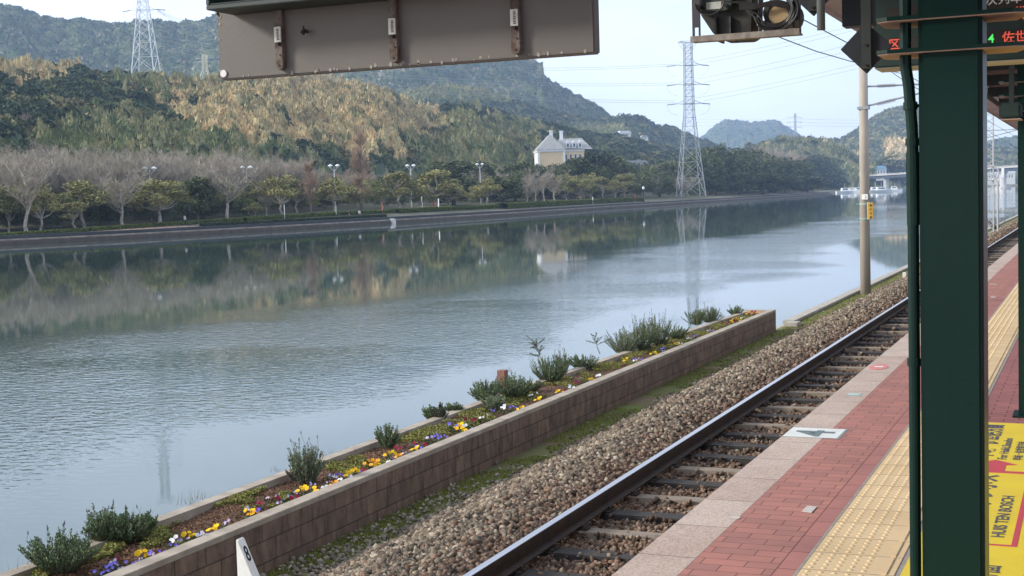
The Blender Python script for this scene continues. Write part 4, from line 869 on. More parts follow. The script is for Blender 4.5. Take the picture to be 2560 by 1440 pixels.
fb = MB().box((-.10, -.07, 0), (.10, .07, .014)); fb.tube((.085, 0, .01), (.085, 0, .05), .018, n=6).tube((-.085, 0, .01), (-.085, 0, .05), .018, n=6); fmesh = fb.mesh('fastening'); fmesh.materials.append(rail_d)
fc = MB().box((-.12, -.05, 0), (.12, .05, .012)); fc.path([(.10, -.05, .02), (.13, -.02, .055), (.13, .03, .055), (.085, .045, .03), (.07, -.03, .03)], .011, 6); fc.path([(-.10, -.05, .02), (-.13, -.02, .055), (-.13, .03, .055), (-.085, .045, .03), (-.07, -.03, .03)], .011, 6); fcm = fc.mesh('fastening'); fcm.materials.append(rail_d)
late = MB()
for k in range(-7, 190):
    y = 10.61+.68*k; con = (k % 4 == 0) or (k % 8 == 2)
    if k < 92:
        s_ = link('sleeper', cmesh if con else wmesh, None, tr); s_.location = (XTC+random.uniform(-.03, .03), y, Z_SL); s_.rotation_euler = (0, 0, random.uniform(-.012, .012))
        if k < 30:
            for x in (XRC, XRN): q = link('fastening', fcm if con else fmesh, None, s_); q.location = (x-s_.location.x, 0, .001)
    else: late.box((XTC-1.05, y-.1, Z_SL-.16), (XTC+1.05, y+.1, Z_SL))
o = late.build('sleeper', wood, tr); o['kind'] = 'stuff'
# ballast stones
def ico():
    p = (1+5**.5)/2; v = np.array([(-1, p, 0), (1, p, 0), (-1, -p, 0), (1, -p, 0), (0, -1, p), (0, 1, p), (0, -1, -p), (0, 1, -p), (p, 0, -1), (p, 0, 1), (-p, 0, -1), (-p, 0, 1)])/1.9
    f = np.array([(0, 11, 5), (0, 5, 1), (0, 1, 7), (0, 7, 10), (0, 10, 11), (1, 5, 9), (5, 11, 4), (11, 10, 2), (10, 7, 6), (7, 1, 8), (3, 9, 4), (3, 4, 2), (3, 2, 6), (3, 6, 8), (3, 8, 9), (4, 9, 5), (2, 4, 11), (6, 2, 10), (8, 6, 7), (9, 8, 1)]); return v, f
def stones(name, X, Y, Z, size, col, label, g):
    v, f = ico(); n = len(X); S = size[:, None]*g.uniform(.55, 1.35, (n, 3))
    J = v[None]*g.uniform(.50, 1.40, (n, 12, 1))*S[:, None, :]; q = g.normal(size=(n, 4)); q /= np.linalg.norm(q, axis=1)[:, None]; w, x, y, z = q.T
    Rm = np.stack([1-2*(y*y+z*z), 2*(x*y-z*w), 2*(x*z+y*w), 2*(x*y+z*w), 1-2*(x*x+z*z), 2*(y*z-x*w), 2*(x*z-y*w), 2*(y*z+x*w), 1-2*(x*x+y*y)], 1).reshape(n, 3, 3)
    P = np.einsum('nij,nkj->nki', Rm, J)+np.stack([X, Y, Z], 1)[:, None, :]
    Fc = (f[None]+12*np.arange(n)[:, None, None]).reshape(-1, 3)
    return tag(link(name, mesh_np(name, P.reshape(-1, 3), Fc, np.repeat(col, 12, 0)), mat('ballast_stone', (1, 1, 1), (.78, .76, .74), scale=30, rough=.95, attr=True, spec=.2)), label, kind='stuff')
g = np.random.default_rng(77)
def y_samp(n, y0, y1): 
    u = g.uniform(0, 1, n); return 1/(1/y0+(1/y1-1/y0)*u)       # density falls with the square of the distance
tan = np.array([[.27, .215, .155], [.22, .18, .135], [.35, .295, .225], [.14, .115, .09], [.18, .135, .10]]); rust = np.array([[.16, .10, .07], [.21, .135, .095], [.11, .075, .055], [.25, .175, .13]]); grey = np.array([[.26, .22, .175], [.32, .28, .23], [.19, .16, .13]])
def pick(P, n): return P[g.integers(0, len(P), n)]*g.uniform(.75, 1.2, (n, 1))
n = 56000; Y = y_samp(n, 7.0, 120); X = g.uniform(-6.0, -4.09, n); keep = X > -5.98+.15*np.sin(Y*3.1)+.1*np.sin(Y*7.7); X, Y = X[keep], Y[keep]; n = len(X)
rs = (g.uniform(0, 1, n) < np.clip((X+4.75)*1.6+.15+.5*(sines(X, Y, 2.2, 9) > .3), .04, .9))[:, None]; col = np.where(rs, pick(rust, n), pick(tan, n)); ex = np.interp(Y, [7, 20, 60, 120], [1, 1.1, 1.5, 2.2]); col = col*np.where(g.uniform(size=(n, 1)) < .25, .55, 1.06)
stones('ballast_shoulder', X, Y, bed_z(X, Y)+g.uniform(-.022, .014, n)+.02*sines(X, Y, .9, 3)*(X < -4.7), g.uniform(.016, .035, n)*ex, col, 'pale tan ballast stones of the track shoulder', g)
n = 46000; Y = y_samp(n, 7.0, 120); X = g.uniform(-4.06, -2.0, n); fr = np.abs(((Y-10.61)/.68+.5) % 1-.5)*.68; Z = bed_z(X, Y)+g.uniform(-.03, .012, n); keep = (fr > .115) | (g.uniform(size=n) < .06); Z = np.where(fr < .13, Z+.035, Z); X, Y, Z = X[keep], Y[keep], Z[keep]; n = len(X)
col = np.where(g.uniform(size=(n, 1)) < .85, pick(rust, n), pick(tan, n)); ex = np.interp(Y, [7, 20, 60, 120], [1, 1.1, 1.5, 2.2])
stones('ballast_between_rails', X, Y, Z, g.uniform(.014, .030, n)*ex, col, 'rust brown ballast stones between the rails', g)
n = 3000; Y = g.uniform(6.5, 14.5, n); X = g.uniform(-6.5, -5.85, n); keep = g.uniform(size=n) < np.interp(Y, [7, 11, 14.5], [.95, .7, .05])*np.interp(X, [-6.5, -6.2, -5.9], [.3, .8, 1]); X, Y = X[keep], Y[keep]; n = len(X)
stones('loose_gravel', X, Y, Z_G+g.uniform(-.005, .015, n), g.uniform(.012, .03, n), pick(grey, n), 'loose grey gravel at the planter foot', g)
n = 500; Y = g.uniform(14, 60, n); X = -6.0-np.abs(g.normal(0, .13, n)); stones('strayed_stones', X, Y, np.full(n, Z_G+.005), g.uniform(.012, .028, n), pick(tan, n), 'strayed stones on the moss beside the ballast', g)
# moss and grass tufts
def blades(name, X, Y, Z, h, col, label, w=.0035, lean=.5, gg=g, parent=None):
    n = len(X); d = gg.normal(0, lean, (n, 3)); d[:, 2] = 1; d = d/np.linalg.norm(d, axis=1)[:, None]*h[:, None]; a = gg.uniform(0, 2*pi, n); s = np.stack([np.cos(a), np.sin(a), 0*a], 1)*(w[:, None] if np.ndim(w) else w)
    B = np.stack([X, Y, Z], 1); V = np.stack([B-s, B+s, B+d], 1).reshape(-1, 3); me = mesh_np(name, V, np.arange(n*3).reshape(-1, 3), np.repeat(col, 3, 0)); o = link(name, me, LEAF(), parent)
    return o if parent is not None else tag(o, label, kind='stuff')
n = 90000; Y = y_samp(n, 7, 90); X = g.uniform(-6.5, -5.75, n); den = sines(X*3, Y, 3.5, 41)+.6*sines(X, Y, .8, 42)+np.interp(Y, [7, 12, 20, 30], [-.22, -.05, .2, .3])+np.interp(X, [-6.5, -6.15, -5.8], [.1, .3, -.1]); keep = den > .05; X, Y = X[keep], Y[keep]; n = len(X)
col = np.array([[.17, .20, .035]])*g.uniform(.55, 1.3, (n, 1))*np.array([1, 1, 1])+np.where(g.uniform(size=(n, 1)) < .2, np.array([[.10, .07, .02]]), 0)
blades('moss_tufts', X, Y, np.full(n, Z_G-.003), g.uniform(.008, .030, n)*np.interp(Y, [7, 60], [1, 1.6]), col, 'bright green moss and short grass beside the ballast', w=(.004*np.interp(Y, [7, 60], [1, 3])), lean=.8)

# ================================================================ FLOWER PLANTER
wall_m = bpy.data.materials.new('block_wall'); wall_m.use_nodes = True; t = wall_m.node_tree; b = t.nodes['Principled BSDF']; b.inputs['Roughness'].default_value = .95
tcn = t.nodes.new('ShaderNodeTexCoord'); mpn = t.nodes.new('ShaderNodeMapping'); mpn.inputs['Rotation'].default_value = (radians(90), 0, radians(90)); mpn.inputs['Location'].default_value = (0.1, -Z_G+.07, 0)
sep = t.nodes.new('ShaderNodeSeparateXYZ'); cmb = t.nodes.new('ShaderNodeCombineXYZ'); ad = t.nodes.new('ShaderNodeMath'); ad.inputs[1].default_value = -(Z_G+.085)
t.links.new(tcn.outputs['Object'], sep.inputs[0]); t.links.new(sep.outputs['Y'], cmb.inputs[0]); t.links.new(sep.outputs['Z'], ad.inputs[0]); t.links.new(ad.outputs[0], cmb.inputs[1])
br = t.nodes.new('ShaderNodeTexBrick'); br.inputs['Scale'].default_value = 1; br.inputs['Brick Width'].default_value = .40; br.inputs['Row Height'].default_value = .19; br.offset = 0.5; br.inputs['Mortar Size'].default_value = .007; br.inputs['Mortar Smooth'].default_value = .3
br.inputs['Color1'].default_value = (.215, .145, .112, 1); br.inputs['Color2'].default_value = (.15, .105, .083, 1); br.inputs['Mortar'].default_value = (.075, .058, .048, 1); t.links.new(cmb.outputs[0], br.inputs['Vector'])
m3 = t.nodes.new('ShaderNodeMapping'); m3.inputs['Scale'].default_value = (1, 1.8, .8); t.links.new(tcn.outputs['Object'], m3.inputs[0])
ns = t.nodes.new('ShaderNodeTexNoise'); ns.inputs['Scale'].default_value = 4; ns.inputs['Detail'].default_value = 10; ns.inputs['Roughness'].default_value = .7; t.links.new(m3.outputs[0], ns.inputs['Vector'])
rp = t.nodes.new('ShaderNodeValToRGB'); rp.color_ramp.elements[0].position = .36; rp.color_ramp.elements[0].color = (.55, .52, .48, 1); rp.color_ramp.elements[1].position = .62; rp.color_ramp.elements[1].color = (1.25, 1.2, 1.12, 1); t.links.new(ns.outputs['Fac'], rp.inputs[0])
mu = t.nodes.new('ShaderNodeMix'); mu.data_type = 'RGBA'; mu.blend_type = 'MULTIPLY'; mu.inputs[0].default_value = 1; t.links.new(br.outputs['Color'], mu.inputs[6]); t.links.new(rp.outputs[0], mu.inputs[7]); t.links.new(mu.outputs[2], b.inputs['Base Color'])
bpn = t.nodes.new('ShaderNodeBump'); bpn.inputs['Strength'].default_value = .7; bpn.inputs['Distance'].default_value = .006; bpn.invert = True; t.links.new(br.outputs['Fac'], bpn.inputs['Height']); t.links.new(bpn.outputs[0], b.inputs['Normal'])
cap_m = mat('coping_concrete', (0.40, 0.34, 0.27), (0.24, 0.20, 0.155), scale=5, rough=.95, bump=.4, bscale=60, lo=.3, hi=.7, bdist=.004)
ZT = CZ-2.68; PY1 = 29.8
pl = thing('flower_planter', 'long low concrete block planter filled with flowers between track and water', 'planter', (0, 0, 0))
def rear(y): return np.interp(y, [0, 17, 29.8], [-7.50, -7.52, -7.19])
MB().box((-6.66, 4, Z_G-.4), (-6.51, PY1, ZT-.05)).build('front_wall', wall_m, pl)
MB().box((-6.663, 4, ZT-.05), (-6.507, PY1+.003, ZT)).build('coping', cap_m, pl, bevel=.006)
MB().add([(-6.51, PY1, Z_G-1.2), (-6.51, PY1, ZT-.004), (-7.19, PY1, ZT-.004), (-7.19, PY1, Z_G-1.2), (-6.64, PY1-.12, Z_G-1.2), (-6.64, PY1-.12, ZT-.004), (-7.19, PY1-.12, ZT-.004), (-7.19, PY1-.12, Z_G-1.2)], [(0, 1, 2, 3), (7, 6, 5, 4), (1, 5, 6, 2), (0, 4, 5, 1), (3, 2, 6, 7)]).build('end_wall', cap_m, pl)
rw = MB(); ys_ = [4, 10, 17, 23, PY1-.12]
for y0_, y1_ in zip(ys_[:-1], ys_[1:]):
    a0, a1 = float(rear(y0_)), float(rear(y1_)); vs = [(a0, y0_, -1), (a0+.13, y0_, -1), (a0+.13, y0_, ZT-.02), (a0, y0_, ZT-.02), (a1, y1_, -1), (a1+.13, y1_, -1), (a1+.13, y1_, ZT-.02), (a1, y1_, ZT-.02)]
    rw.add(vs, [(0, 3, 7, 4), (1, 5, 6, 2), (3, 2, 6, 7)])
rw.build('rear_wall', cap_m, pl)
def soil_z(X, Y): return ZT-.085+.035*sines(X, Y, 1.3, 61)+.012*sines(X, Y, .3, 62)
xg, yg = np.meshgrid(np.linspace(0, 1, 14), np.arange(4, PY1-.06, .12)); Y = yg.ravel(); X = -6.655+(rear(Y)+.12+6.655)*xg.ravel(); V = np.stack([X, Y, soil_z(X, Y)], 1); nx_ = 14; i = (np.arange(nx_-1)[None]+np.arange(yg.shape[0]-1)[:, None]*nx_).ravel()
link('soil', mesh_np('soil', V, np.stack([i, i+1, i+nx_+1, i+nx_], 1), smooth=True), mat('bark_mulch', (.135, .075, .045), (.075, .042, .028), scale=22, rough=1, bump=1, bscale=70), pl)
def in_bed(n, y0=7.3, y1=29.5):
    Y = y_samp(n, y0, y1); return -6.67+(rear(Y)+.14+6.67)*g.uniform(0.02, .98, n), Y
X, Y = in_bed(26000); n = len(X); C = np.stack([X, Y, soil_z(X, Y)+g.uniform(0, .012, n)], 1)
tag(link('bark_chips', quad_mesh('bark_chips', leaf_quads(C, .012, g, .5, .45), np.array([[.19, .105, .06]])*g.uniform(.4, 1.7, (n, 1))), LEAF()), 'reddish brown bark chips covering the planter soil', kind='stuff')
X, Y = in_bed(150000); u = (X+6.67)/(rear(Y)+.14+6.67); den = sines(X*1.5, Y, 1.6, 71)+.8*sines(X, Y, .55, 72)+np.interp(u, [0, .3, .6, 1], [-.5, -.05, .2, .35])+np.interp(Y, [7, 12, 20], [-.15, 0, .35]); k = den > .34; X, Y = X[k], Y[k]; n = len(X)
C = np.stack([X, Y, soil_z(X, Y)+g.uniform(0.004, .045, n)], 1); cl = np.array([[.24, .26, .065]])*g.uniform(.45, 1.35, (n, 1)); cl[g.uniform(size=n) < .25] = (.20, .13, .06)
tag(link('ground_cover', quad_mesh('ground_cover', leaf_quads(C, .011*1.0, g, .6, .55), cl), LEAF()), 'light green creeping ground cover in the planter', kind='stuff')
# pansies
def petal_disc(c, r, col, col2, mb_v, mb_c, g_):
    nrm = np.array([.45+g_.normal(0, .35), -.75+g_.normal(0, .3), .75]); nrm /= np.linalg.norm(nrm); u = np.cross(nrm, [0, 0, 1]); u /= np.linalg.norm(u); w = np.cross(nrm, u)
    for k in range(5):
        a = 2*pi*k/5+.3; d = u*cos(a)+w*sin(a); e = -u*sin(a)+w*cos(a)
        mb_v.append([c, c+d*r*.65+e*r*.5, c+d*r+nrm*r*.1, c+d*r*.65-e*r*.5]); mb_c.append(col if k not in (1,) else col2)
    mb_v.append([c+nrm*.003+u*r*.2, c+nrm*.003+w*r*.2, c+nrm*.003-u*r*.2, c+nrm*.003-w*r*.2]); mb_c.append(np.array(col2))
PC = {'yellow': ((.80, .50, .01), (.62, .33, .01)), 'orange': ((.80, .34, .03), (.55, .2, .02)), 'violet': ((.16, .12, .62), (.28, .25, .70)), 'white': ((.78, .78, .80), (.65, .62, .7)), 'wine red': ((.26, .012, .045), (.15, .01, .03)), 'lilac': ((.42, .36, .55), (.55, .5, .62))}
def pansy_protos():
    out = {}
    for nm, (c1, c2) in PC.items():
        L = []
        for s in range(3):
            g_ = np.random.default_rng(300+s*7+len(nm)); v, c = [], []; nb = 5 if nm in ('yellow', 'orange') else 3
            for k in range(nb): petal_disc(np.array([g_.normal(0, .045), g_.normal(0, .045), .075+g_.uniform(0, .05)]), g_.uniform(.020, .031), np.array(c1)*g_.uniform(.8, 1.1), np.array(c2), v, c, g_)
            bl = quad_mesh('blossom', np.array(v), np.array(c)); bl.materials.append(LEAF())
            C = np.stack([g_.normal(0, .05, 60), g_.normal(0, .05, 60), g_.uniform(0.0, .07, 60)], 1); lv = quad_mesh('leaves', leaf_quads(C, .015, g_, .7, .6), np.array([[.075, .10, .045]])*g_.uniform(.5, 1.6, (60, 1))); lv.materials.append(LEAF()); L.append((bl, lv))
        out[nm] = L
    return out
PP = pansy_protos(); pc_list = []
known = [(285, 1408, 'violet'), (363, 1392, 'yellow'), (385, 1388, 'violet'), (430, 1352, 'white'), (475, 1342, 'yellow'), (500, 1340, 'white'), (532, 1328, 'yellow'), (618, 1285, 'yellow'), (632, 1283, 'orange'), (645, 1280, 'violet'), (722, 1252, 'wine red'), (737, 1245, 'wine red'), (755, 1228, 'yellow'), (780, 1232, 'yellow'), (812, 1218, 'white'), (836, 1208, 'orange'), (862, 1200, 'white'), (883, 1180, 'yellow'), (880, 1192, 'yellow'), (905, 1178, 'wine red'), (925, 1155, 'orange'), (938, 1158, 'orange'), (950, 1162, 'yellow'), (975, 1135, 'yellow'), (996, 1125, 'wine red'), (976, 1148, 'white'), (1000, 1140, 'orange'), (1037, 1125, 'yellow'), (1058, 1115, 'wine red'), (1085, 1098, 'violet'), (1093, 1090, 'violet'), (1075, 1100, 'lilac'), (1128, 1068, 'violet'), (1148, 1068, 'yellow'), (1152, 1078, 'yellow'), (1160, 1062, 'white'), (1178, 1055, 'wine red'), (1206, 1045, 'white'), (1228, 1030, 'violet'), (1255, 1022, 'white'), (1284, 1018, 'violet'), (1304, 1020, 'yellow'), (1345, 1002, 'yellow'), (1330, 990, 'white'), (1397, 980, 'yellow'), (1423, 972, 'white'), (1480, 948, 'yellow'), (1495, 938, 'white'), (1565, 905, 'yellow'), (1588, 900, 'white'), (1634, 885, 'yellow'), (1660, 872, 'violet'), (1695, 862, 'yellow'), (1720, 848, 'white'), (1740, 842, 'violet'), (1770, 828, 'lilac'), (1838, 798, 'orange'), (1852, 802, 'yellow'), (1846, 805, 'wine red'), (1872, 785, 'orange'), (1885, 783, 'wine red'), (1893, 783, 'orange'), (1826, 806, 'yellow'), (1815, 812, 'wine red')]
for x, y, c in known: p = at_z(x, y, ZT-.02); pc_list.append((p[0], p[1], c))
for k in range(62):
    Y0 = float(y_samp(1, 7.6, 29.3)[0]); pc_list.append((-6.74-abs(g.normal(0, .09)), Y0, ['lilac', 'white', 'lilac', 'wine red', 'violet', 'lilac'][int(g.integers(0, 6))]))
for k, (x, y, c) in enumerate(pc_list):
    x = min(x, -6.71); big = k < len(known)
    o = thing('pansy', f'{c} pansy plant flowering in the row behind the planter coping', 'flower', (x, y, float(soil_z(np.array([x]), np.array([y]))[0])), random.uniform(-.7, .7), f'{c} pansies in the planter'); s_ = (.82 if big else .55)*random.uniform(.85, 1.15); o.scale = (s_, s_, s_)
    bl, lv = PP[c][k % 3]; link('blossom', bl, None, o); link('leaves', lv, None, o)
# rosemary and lavender bushes
def bush(name, px, yb, yt, wpx, label, col=(.075, .115, .062), stems=46, spikes=0, dens=34, cat='shrub', spread=1.0, parent_z=None, leafs=.5, seed=0, bare=0.0):
    p = at_z(px, yb, ZT-.06); D = math.hypot(p[0], p[1]); H = (yb-yt)/F*D*1.02; Wd = wpx/F*D; g_ = np.random.default_rng(seed or px)
    o = thing(name, label, cat, (p[0], p[1], p[2])); mb = MB(); B, A, Lf, Cc = [], [], [], []; sp = MB()
    stems = int(stems*1.7); dens = int(dens*1.5)
    for k in range(stems):
        a = g_.uniform(0, 2*pi); rr = math.sqrt(g_.uniform(0, 1)); bx, by = .40*Wd*rr*cos(a), .34*min(Wd, .5)*rr*sin(a); h = H*(1-.30*rr**2)*g_.uniform(.50, 1.0)*(1.25 if g_.uniform() < .12 else 1); tx, ty = bx*(1+.75*spread*g_.uniform(.5, 1.2)), by*(1.6)
        q0 = Vector((bx*.6, by*.6, 0)); q1 = Vector((tx, ty, h)); pts = limb(mb, q0, q1, .0045, .002, 3, .04, 2); n = dens; tt = g_.uniform(bare, 1, n)
        base = np.array(q0)[None]*(1-tt[:, None])+np.array(q1)[None]*tt[:, None]+g_.normal(0, .003, (n, 3)); d = g_.normal(0, 1, (n, 3)); d[:, 2] = np.abs(d[:, 2])*.8+.9; d /= np.linalg.norm(d, axis=1)[:, None]
        B.append(base); A.append(d*(g_.uniform(.017, .032, n)*np.interp(tt, [0, .85, 1], [1.1, 1, .6]))[:, None]); Cc.append(np.array([col])*g_.uniform(.55, 1.5, (n, 1))*g_.uniform(.8, 1.2))
        if k < spikes: z = np.array(q1); e = q1+Vector((g_.normal(0, .03), g_.normal(0, .03), H*.30*g_.uniform(.6, 1.2))); mb.tube(q1, e, .0015, n=3); sp.tube(e, e+Vector((0, 0, .028)), .0055, .003, 5)
    B, A, Cc = map(np.concatenate, (B, A, Cc)); w = np.cross(A, g_.normal(size=A.shape)); w = w/np.linalg.norm(w, axis=1)[:, None]*.0036*(1+leafs)
    Q = np.stack([B, B+A*.5+w, B+A, B+A*.5-w], 1); link('foliage', quad_mesh('foliage', Q, Cc), LEAF(), o); mb.build('stems', mat('woody_stem', (.13, .10, .07), (.09, .07, .05)), o)
    if spikes: sp.build('flower_spikes', mat('lavender_spike', (.10, .09, .17), (.07, .07, .12), scale=30), o)
    return o
gr_ = (.135, .19, .095); gy = (.20, .245, .15)
for a in [('rosemary_bush', 150, 1428, 1335, 160, 'big dark rosemary bush at the near left corner of the planter', gr_, 90, 7, 44), ('rosemary_bush', 262, 1358, 1275, 90, 'left half of the tall rosemary pair, upright stems', gr_, 60, 2, 44), ('rosemary_bush', 318, 1352, 1278, 110, 'tall upright rosemary right of the big near bush', gr_, 70, 3, 44), ('rosemary_bush', 368, 1330, 1282, 50, 'small narrow rosemary at the right of the tall pair', gr_, 26, 1, 40),
          ('lavender_bush', 766, 1206, 1100, 78, 'single tall lavender with spikes standing over the water edge', gy, 54, 12, 40), ('weed', 745, 1202, 1170, 60, 'grey dry clump at the foot of the lavender', (.17, .15, .12), 22, 0, 22),
          ('rosemary_bush', 968, 1118, 1058, 62, 'small rosemary beyond the lavender, woody below', gr_, 34, 0, 36), ('rosemary_bush', 1078, 1048, 1014, 44, 'low rosemary at the step of the rear coping', gr_, 26, 0, 32), ('rosemary_bush', 1100, 1050, 1010, 40, 'dark twiggy rosemary just right of the coping step', (.08, .09, .06), 24, 0, 30), ('rosemary_bush', 1135, 1032, 1004, 44, 'low upright rosemary left of the dense group', gr_, 24, 0, 32),
          ('rosemary_bush', 1215, 1005, 946, 78, 'dense rosemary left of the brick post', gr_, 56, 1, 44), ('rosemary_bush', 1285, 994, 935, 100, 'dense wide rosemary right of the brick post', gr_, 64, 3, 44), ('rosemary_bush', 1234, 1022, 985, 56, 'pale low rosemary in front of the dense group', gy, 36, 0, 36),
          ('rosemary_bush', 1375, 955, 888, 86, 'rosemary with a bare stemmed branch above it', gr_, 60, 2, 44), ('rosemary_bush', 1330, 978, 950, 44, 'light green low tuft before the branched rosemary', (.15, .18, .08), 30, 0, 34), ('rosemary_bush', 1405, 930, 876, 40, 'leaning rosemary tip right of the branched one', gr_, 26, 1, 36), ('rosemary_bush', 1458, 922, 884, 72, 'low rosemary in the middle of the far half', gr_, 42, 0, 38),
          ('rosemary_bush', 1560, 882, 822, 80, 'left part of the largest far rosemary group', gy, 56, 1, 42), ('rosemary_bush', 1600, 876, 796, 90, 'highest left crown of the largest far rosemary group', gr_, 64, 2, 42), ('rosemary_bush', 1644, 862, 782, 80, 'highest right crown of the largest far rosemary group', gr_, 60, 2, 42), ('rosemary_bush', 1688, 848, 812, 60, 'right end of the largest far rosemary group', gr_, 40, 0, 38),
          ('rosemary_bush', 1740, 812, 768, 50, 'rosemary left of the gap near the planter end', gr_, 40, 2, 38), ('rosemary_bush', 1775, 806, 762, 56, 'rosemary right of the gap near the planter end', gr_, 42, 2, 38), ('rosemary_bush', 1838, 788, 764, 36, 'last small rosemary before the planter end', gr_, 26, 0, 34)]:
    bush(a[0], a[1], a[2], a[3], a[4], a[5], a[6], a[7], a[8], a[9])
for (px, yb, pxt, yt, lb) in [(1362, 930, 1338, 850, 'bare-stemmed rosemary branch with a leafy head over the water'), (1500, 885, 1484, 838, 'single slanting rosemary sprig before the largest group')]:
    p = Vector(at_z(px, yb, ZT-.05)); q = Vector(at_Y(pxt, yt, p.y)); o = thing('rosemary_sprig', lb, 'shrub', p); mb = MB(); rel = q-p; limb(mb, (0, 0, 0), rel, .008, .003, 5, .03, 3); g_ = np.random.default_rng(px); Q, Cc = [], []
    for k in range(14 if px < 1400 else 7):
        s_ = rel*g_.uniform(.45, .95); e = s_+Vector((g_.normal(0, .10), g_.normal(0, .06), g_.uniform(.02, .14))); mb.tube(s_, e, .003, n=3); n = 46; tt = g_.uniform(.15, 1, n)[:, None]; B = np.array(s_)*(1-tt)+np.array(e)*tt; d = g_.normal(0, 1, (n, 3)); d[:, 2] = np.abs(d[:, 2]); d = d/np.linalg.norm(d, axis=1)[:, None]*.024; w = np.cross(d, g_.normal(size=d.shape)); w = w/np.linalg.norm(w, axis=1)[:, None]*.0045; Q.append(np.stack([B, B+d*.5+w, B+d, B+d*.5-w], 1)); Cc.append(np.array([(.11, .14, .085)])*g_.uniform(.6, 1.4, (n, 1)))
    link('foliage', quad_mesh('foliage', np.concatenate(Q), np.concatenate(Cc)), LEAF(), o); mb.build('stems', mat('woody_stem', (.13, .10, .07), (.09, .07, .05)), o)
# dry weeds on the rear coping
for px, yb, h, lb in [(350, 1300, .12, 'thin dry stalks behind the tall rosemary pair'), (470, 1262, .13, 'dry grass stalks at the rear coping, left of the first bare stretch'), (505, 1250, .09, 'short dry stalks beside the grass stalks'), (690, 1180, .06, 'tiny dry weed left of the lavender'), (828, 1140, .08, 'small weed right of the lavender'), (880, 1128, .07, 'curled dry weed midway to the next rosemary'), (60, 1425, .12, 'thin weed at the lower left picture corner'), (1270, 930, .1, 'thin stalk beside the brick post')]:
    p = at_z(px, yb, ZT-.05); n = 16; g_ = np.random.default_rng(px); o = thing('dry_weed', lb, 'weed', p, 0, 'dry weeds along the rear coping'); blades('stalks', g_.normal(0, .05, n), g_.normal(0, .05, n), np.zeros(n), g_.uniform(.4, 1.2, n)*h*1.3, np.array([[.20, .17, .11]])*g_.uniform(.6, 1.3, (n, 1)), '', w=.0022, lean=.4, gg=g_, parent=o)
r = ray(1256, 925); q = -7.64/r[0]; tag(MB().box((-7.70, q*r[1]-.06, -1), (-7.58, q*r[1]+.06, CZ+q*r[2])).build('brick_post', mat('orange_brick', (.24, .11, .08), (.18, .085, .065), scale=20), bevel=.006), 'short reddish brick post in the water behind the planter', 'post')
# kilometre post
kp = thing('distance_post', 'white wedge-shaped distance post numbered 8 in front of the planter', 'marker post', (0, 0, 0)); kc = at_z(589, 1349, CZ-2.46); hx, hy, zt_ = kc; zb_ = Z_G-.03; hh = zt_-zb_; sl_ = .45
wpl = mat('white_post', (.80, .80, .77), (.70, .69, .64), scale=9, rough=.6); blk_m = mat('black_paint', (.02, .02, .022), rough=.5)
MB().prism([(hx, zt_), (hx+.018, zt_), (hx+.018+sl_*hh, zb_), (hx, zb_)], hy, hy+.085, 'y').build('post', wpl, kp, bevel=.006)
nrm = Vector((1, 0, sl_)).normalized(); dn_ = Vector((sl_, 0, -1)).normalized()
c0 = Vector((hx+.018, hy+.015, zt_))+dn_*.175+nrm*.002
text('digit', '8', .165, blk_m, frame4(c0, (0, 1, 0), -dn_), kp, ext=.0005, bold=.003, sx=.62)
text('digit', '9', .15, blk_m, frame4(Vector((hx+.07, hy-.0015, zt_-.40)), (1, 0, 0), (0, 0, 1)), kp, ext=.0005, bold=.003)

# ================================================================ POLE, OVERHEAD LINE
pp = Vector(at_z(2164, 735, Z_G)); po = thing('utility_pole', 'round concrete pole with yellow sign standing at the water side', 'pole', pp); pc_m = mat('pole_concrete', (0.42, 0.37, 0.31), (0.33, 0.29, 0.25), scale=3, rough=.9, stretch=(1, 1, .3))
MB().tube((0, 0, -.3), (0, 0, 9.5), .150, .112, 20).build('shaft', pc_m, po, smooth=True)
for z in (np.array(at_Y(2164, 510, pp.y))[2]-pp.z, np.array(at_Y(2164, 547, pp.y))[2]-pp.z): MB().tube((0, 0, z-.02), (0, 0, z+.02), .150, n=20).tube((.1, -.12, z), (.2, -.16, z), .02, n=6).tube((-.15, 0, z), (-.22, -.05, z), .018, n=6).build('band', mat('band_green', (.30, .42, .38), (.22, .32, .3)), po)
ysg = mat('sign_yellow', (.50, .30, .04), (.44, .26, .04), scale=8); z0 = at_Y(2175, 547, pp.y)[2]-pp.z; z1 = at_Y(2175, 506, pp.y)[2]-pp.z
sg = MB().box((.115, -.22, z0), (.265, -.205, z1)).build('warning_sign', ysg, po); MB().box((.105, -.215, z0-.01), (.14, -.19, z1+.01)).build('edge', mat('white_post', (.8, .8, .77)), sg)
for k, ch in enumerate('高圧注意'): text('lettering', ch, .085, blk_m, frame4(Vector((.165, -.222, z1-.115-k*.115)), (1, 0, 0), (0, 0, 1)), sg, ext=.0005, bold=.001)
z2 = at_Y(2166, 492, pp.y)[2]-pp.z; np_ = MB().box((-.055, -.172, z2-.075), (.115, -.16, z2+.075)).build('number_plate', mat('white_post', (.8, .8, .77)), po); text('digit', '3', .11, blk_m, frame4(Vector((.03, -.1735, z2-.04)), (1, 0, 0), (0, 0, 1)), np_, ext=.0005, bold=.002)
am = mat('arm_steel', (.30, .33, .35), (.22, .24, .26)); 
def insul(mb, p, q, n, r): 
    p, q = Vector(p), Vector(q)
    for i in range(n): c = p.lerp(q, (i+.5)/n); d = (q-p).normalized()*.012; mb.tube(c-d, c+d, r, n=10)
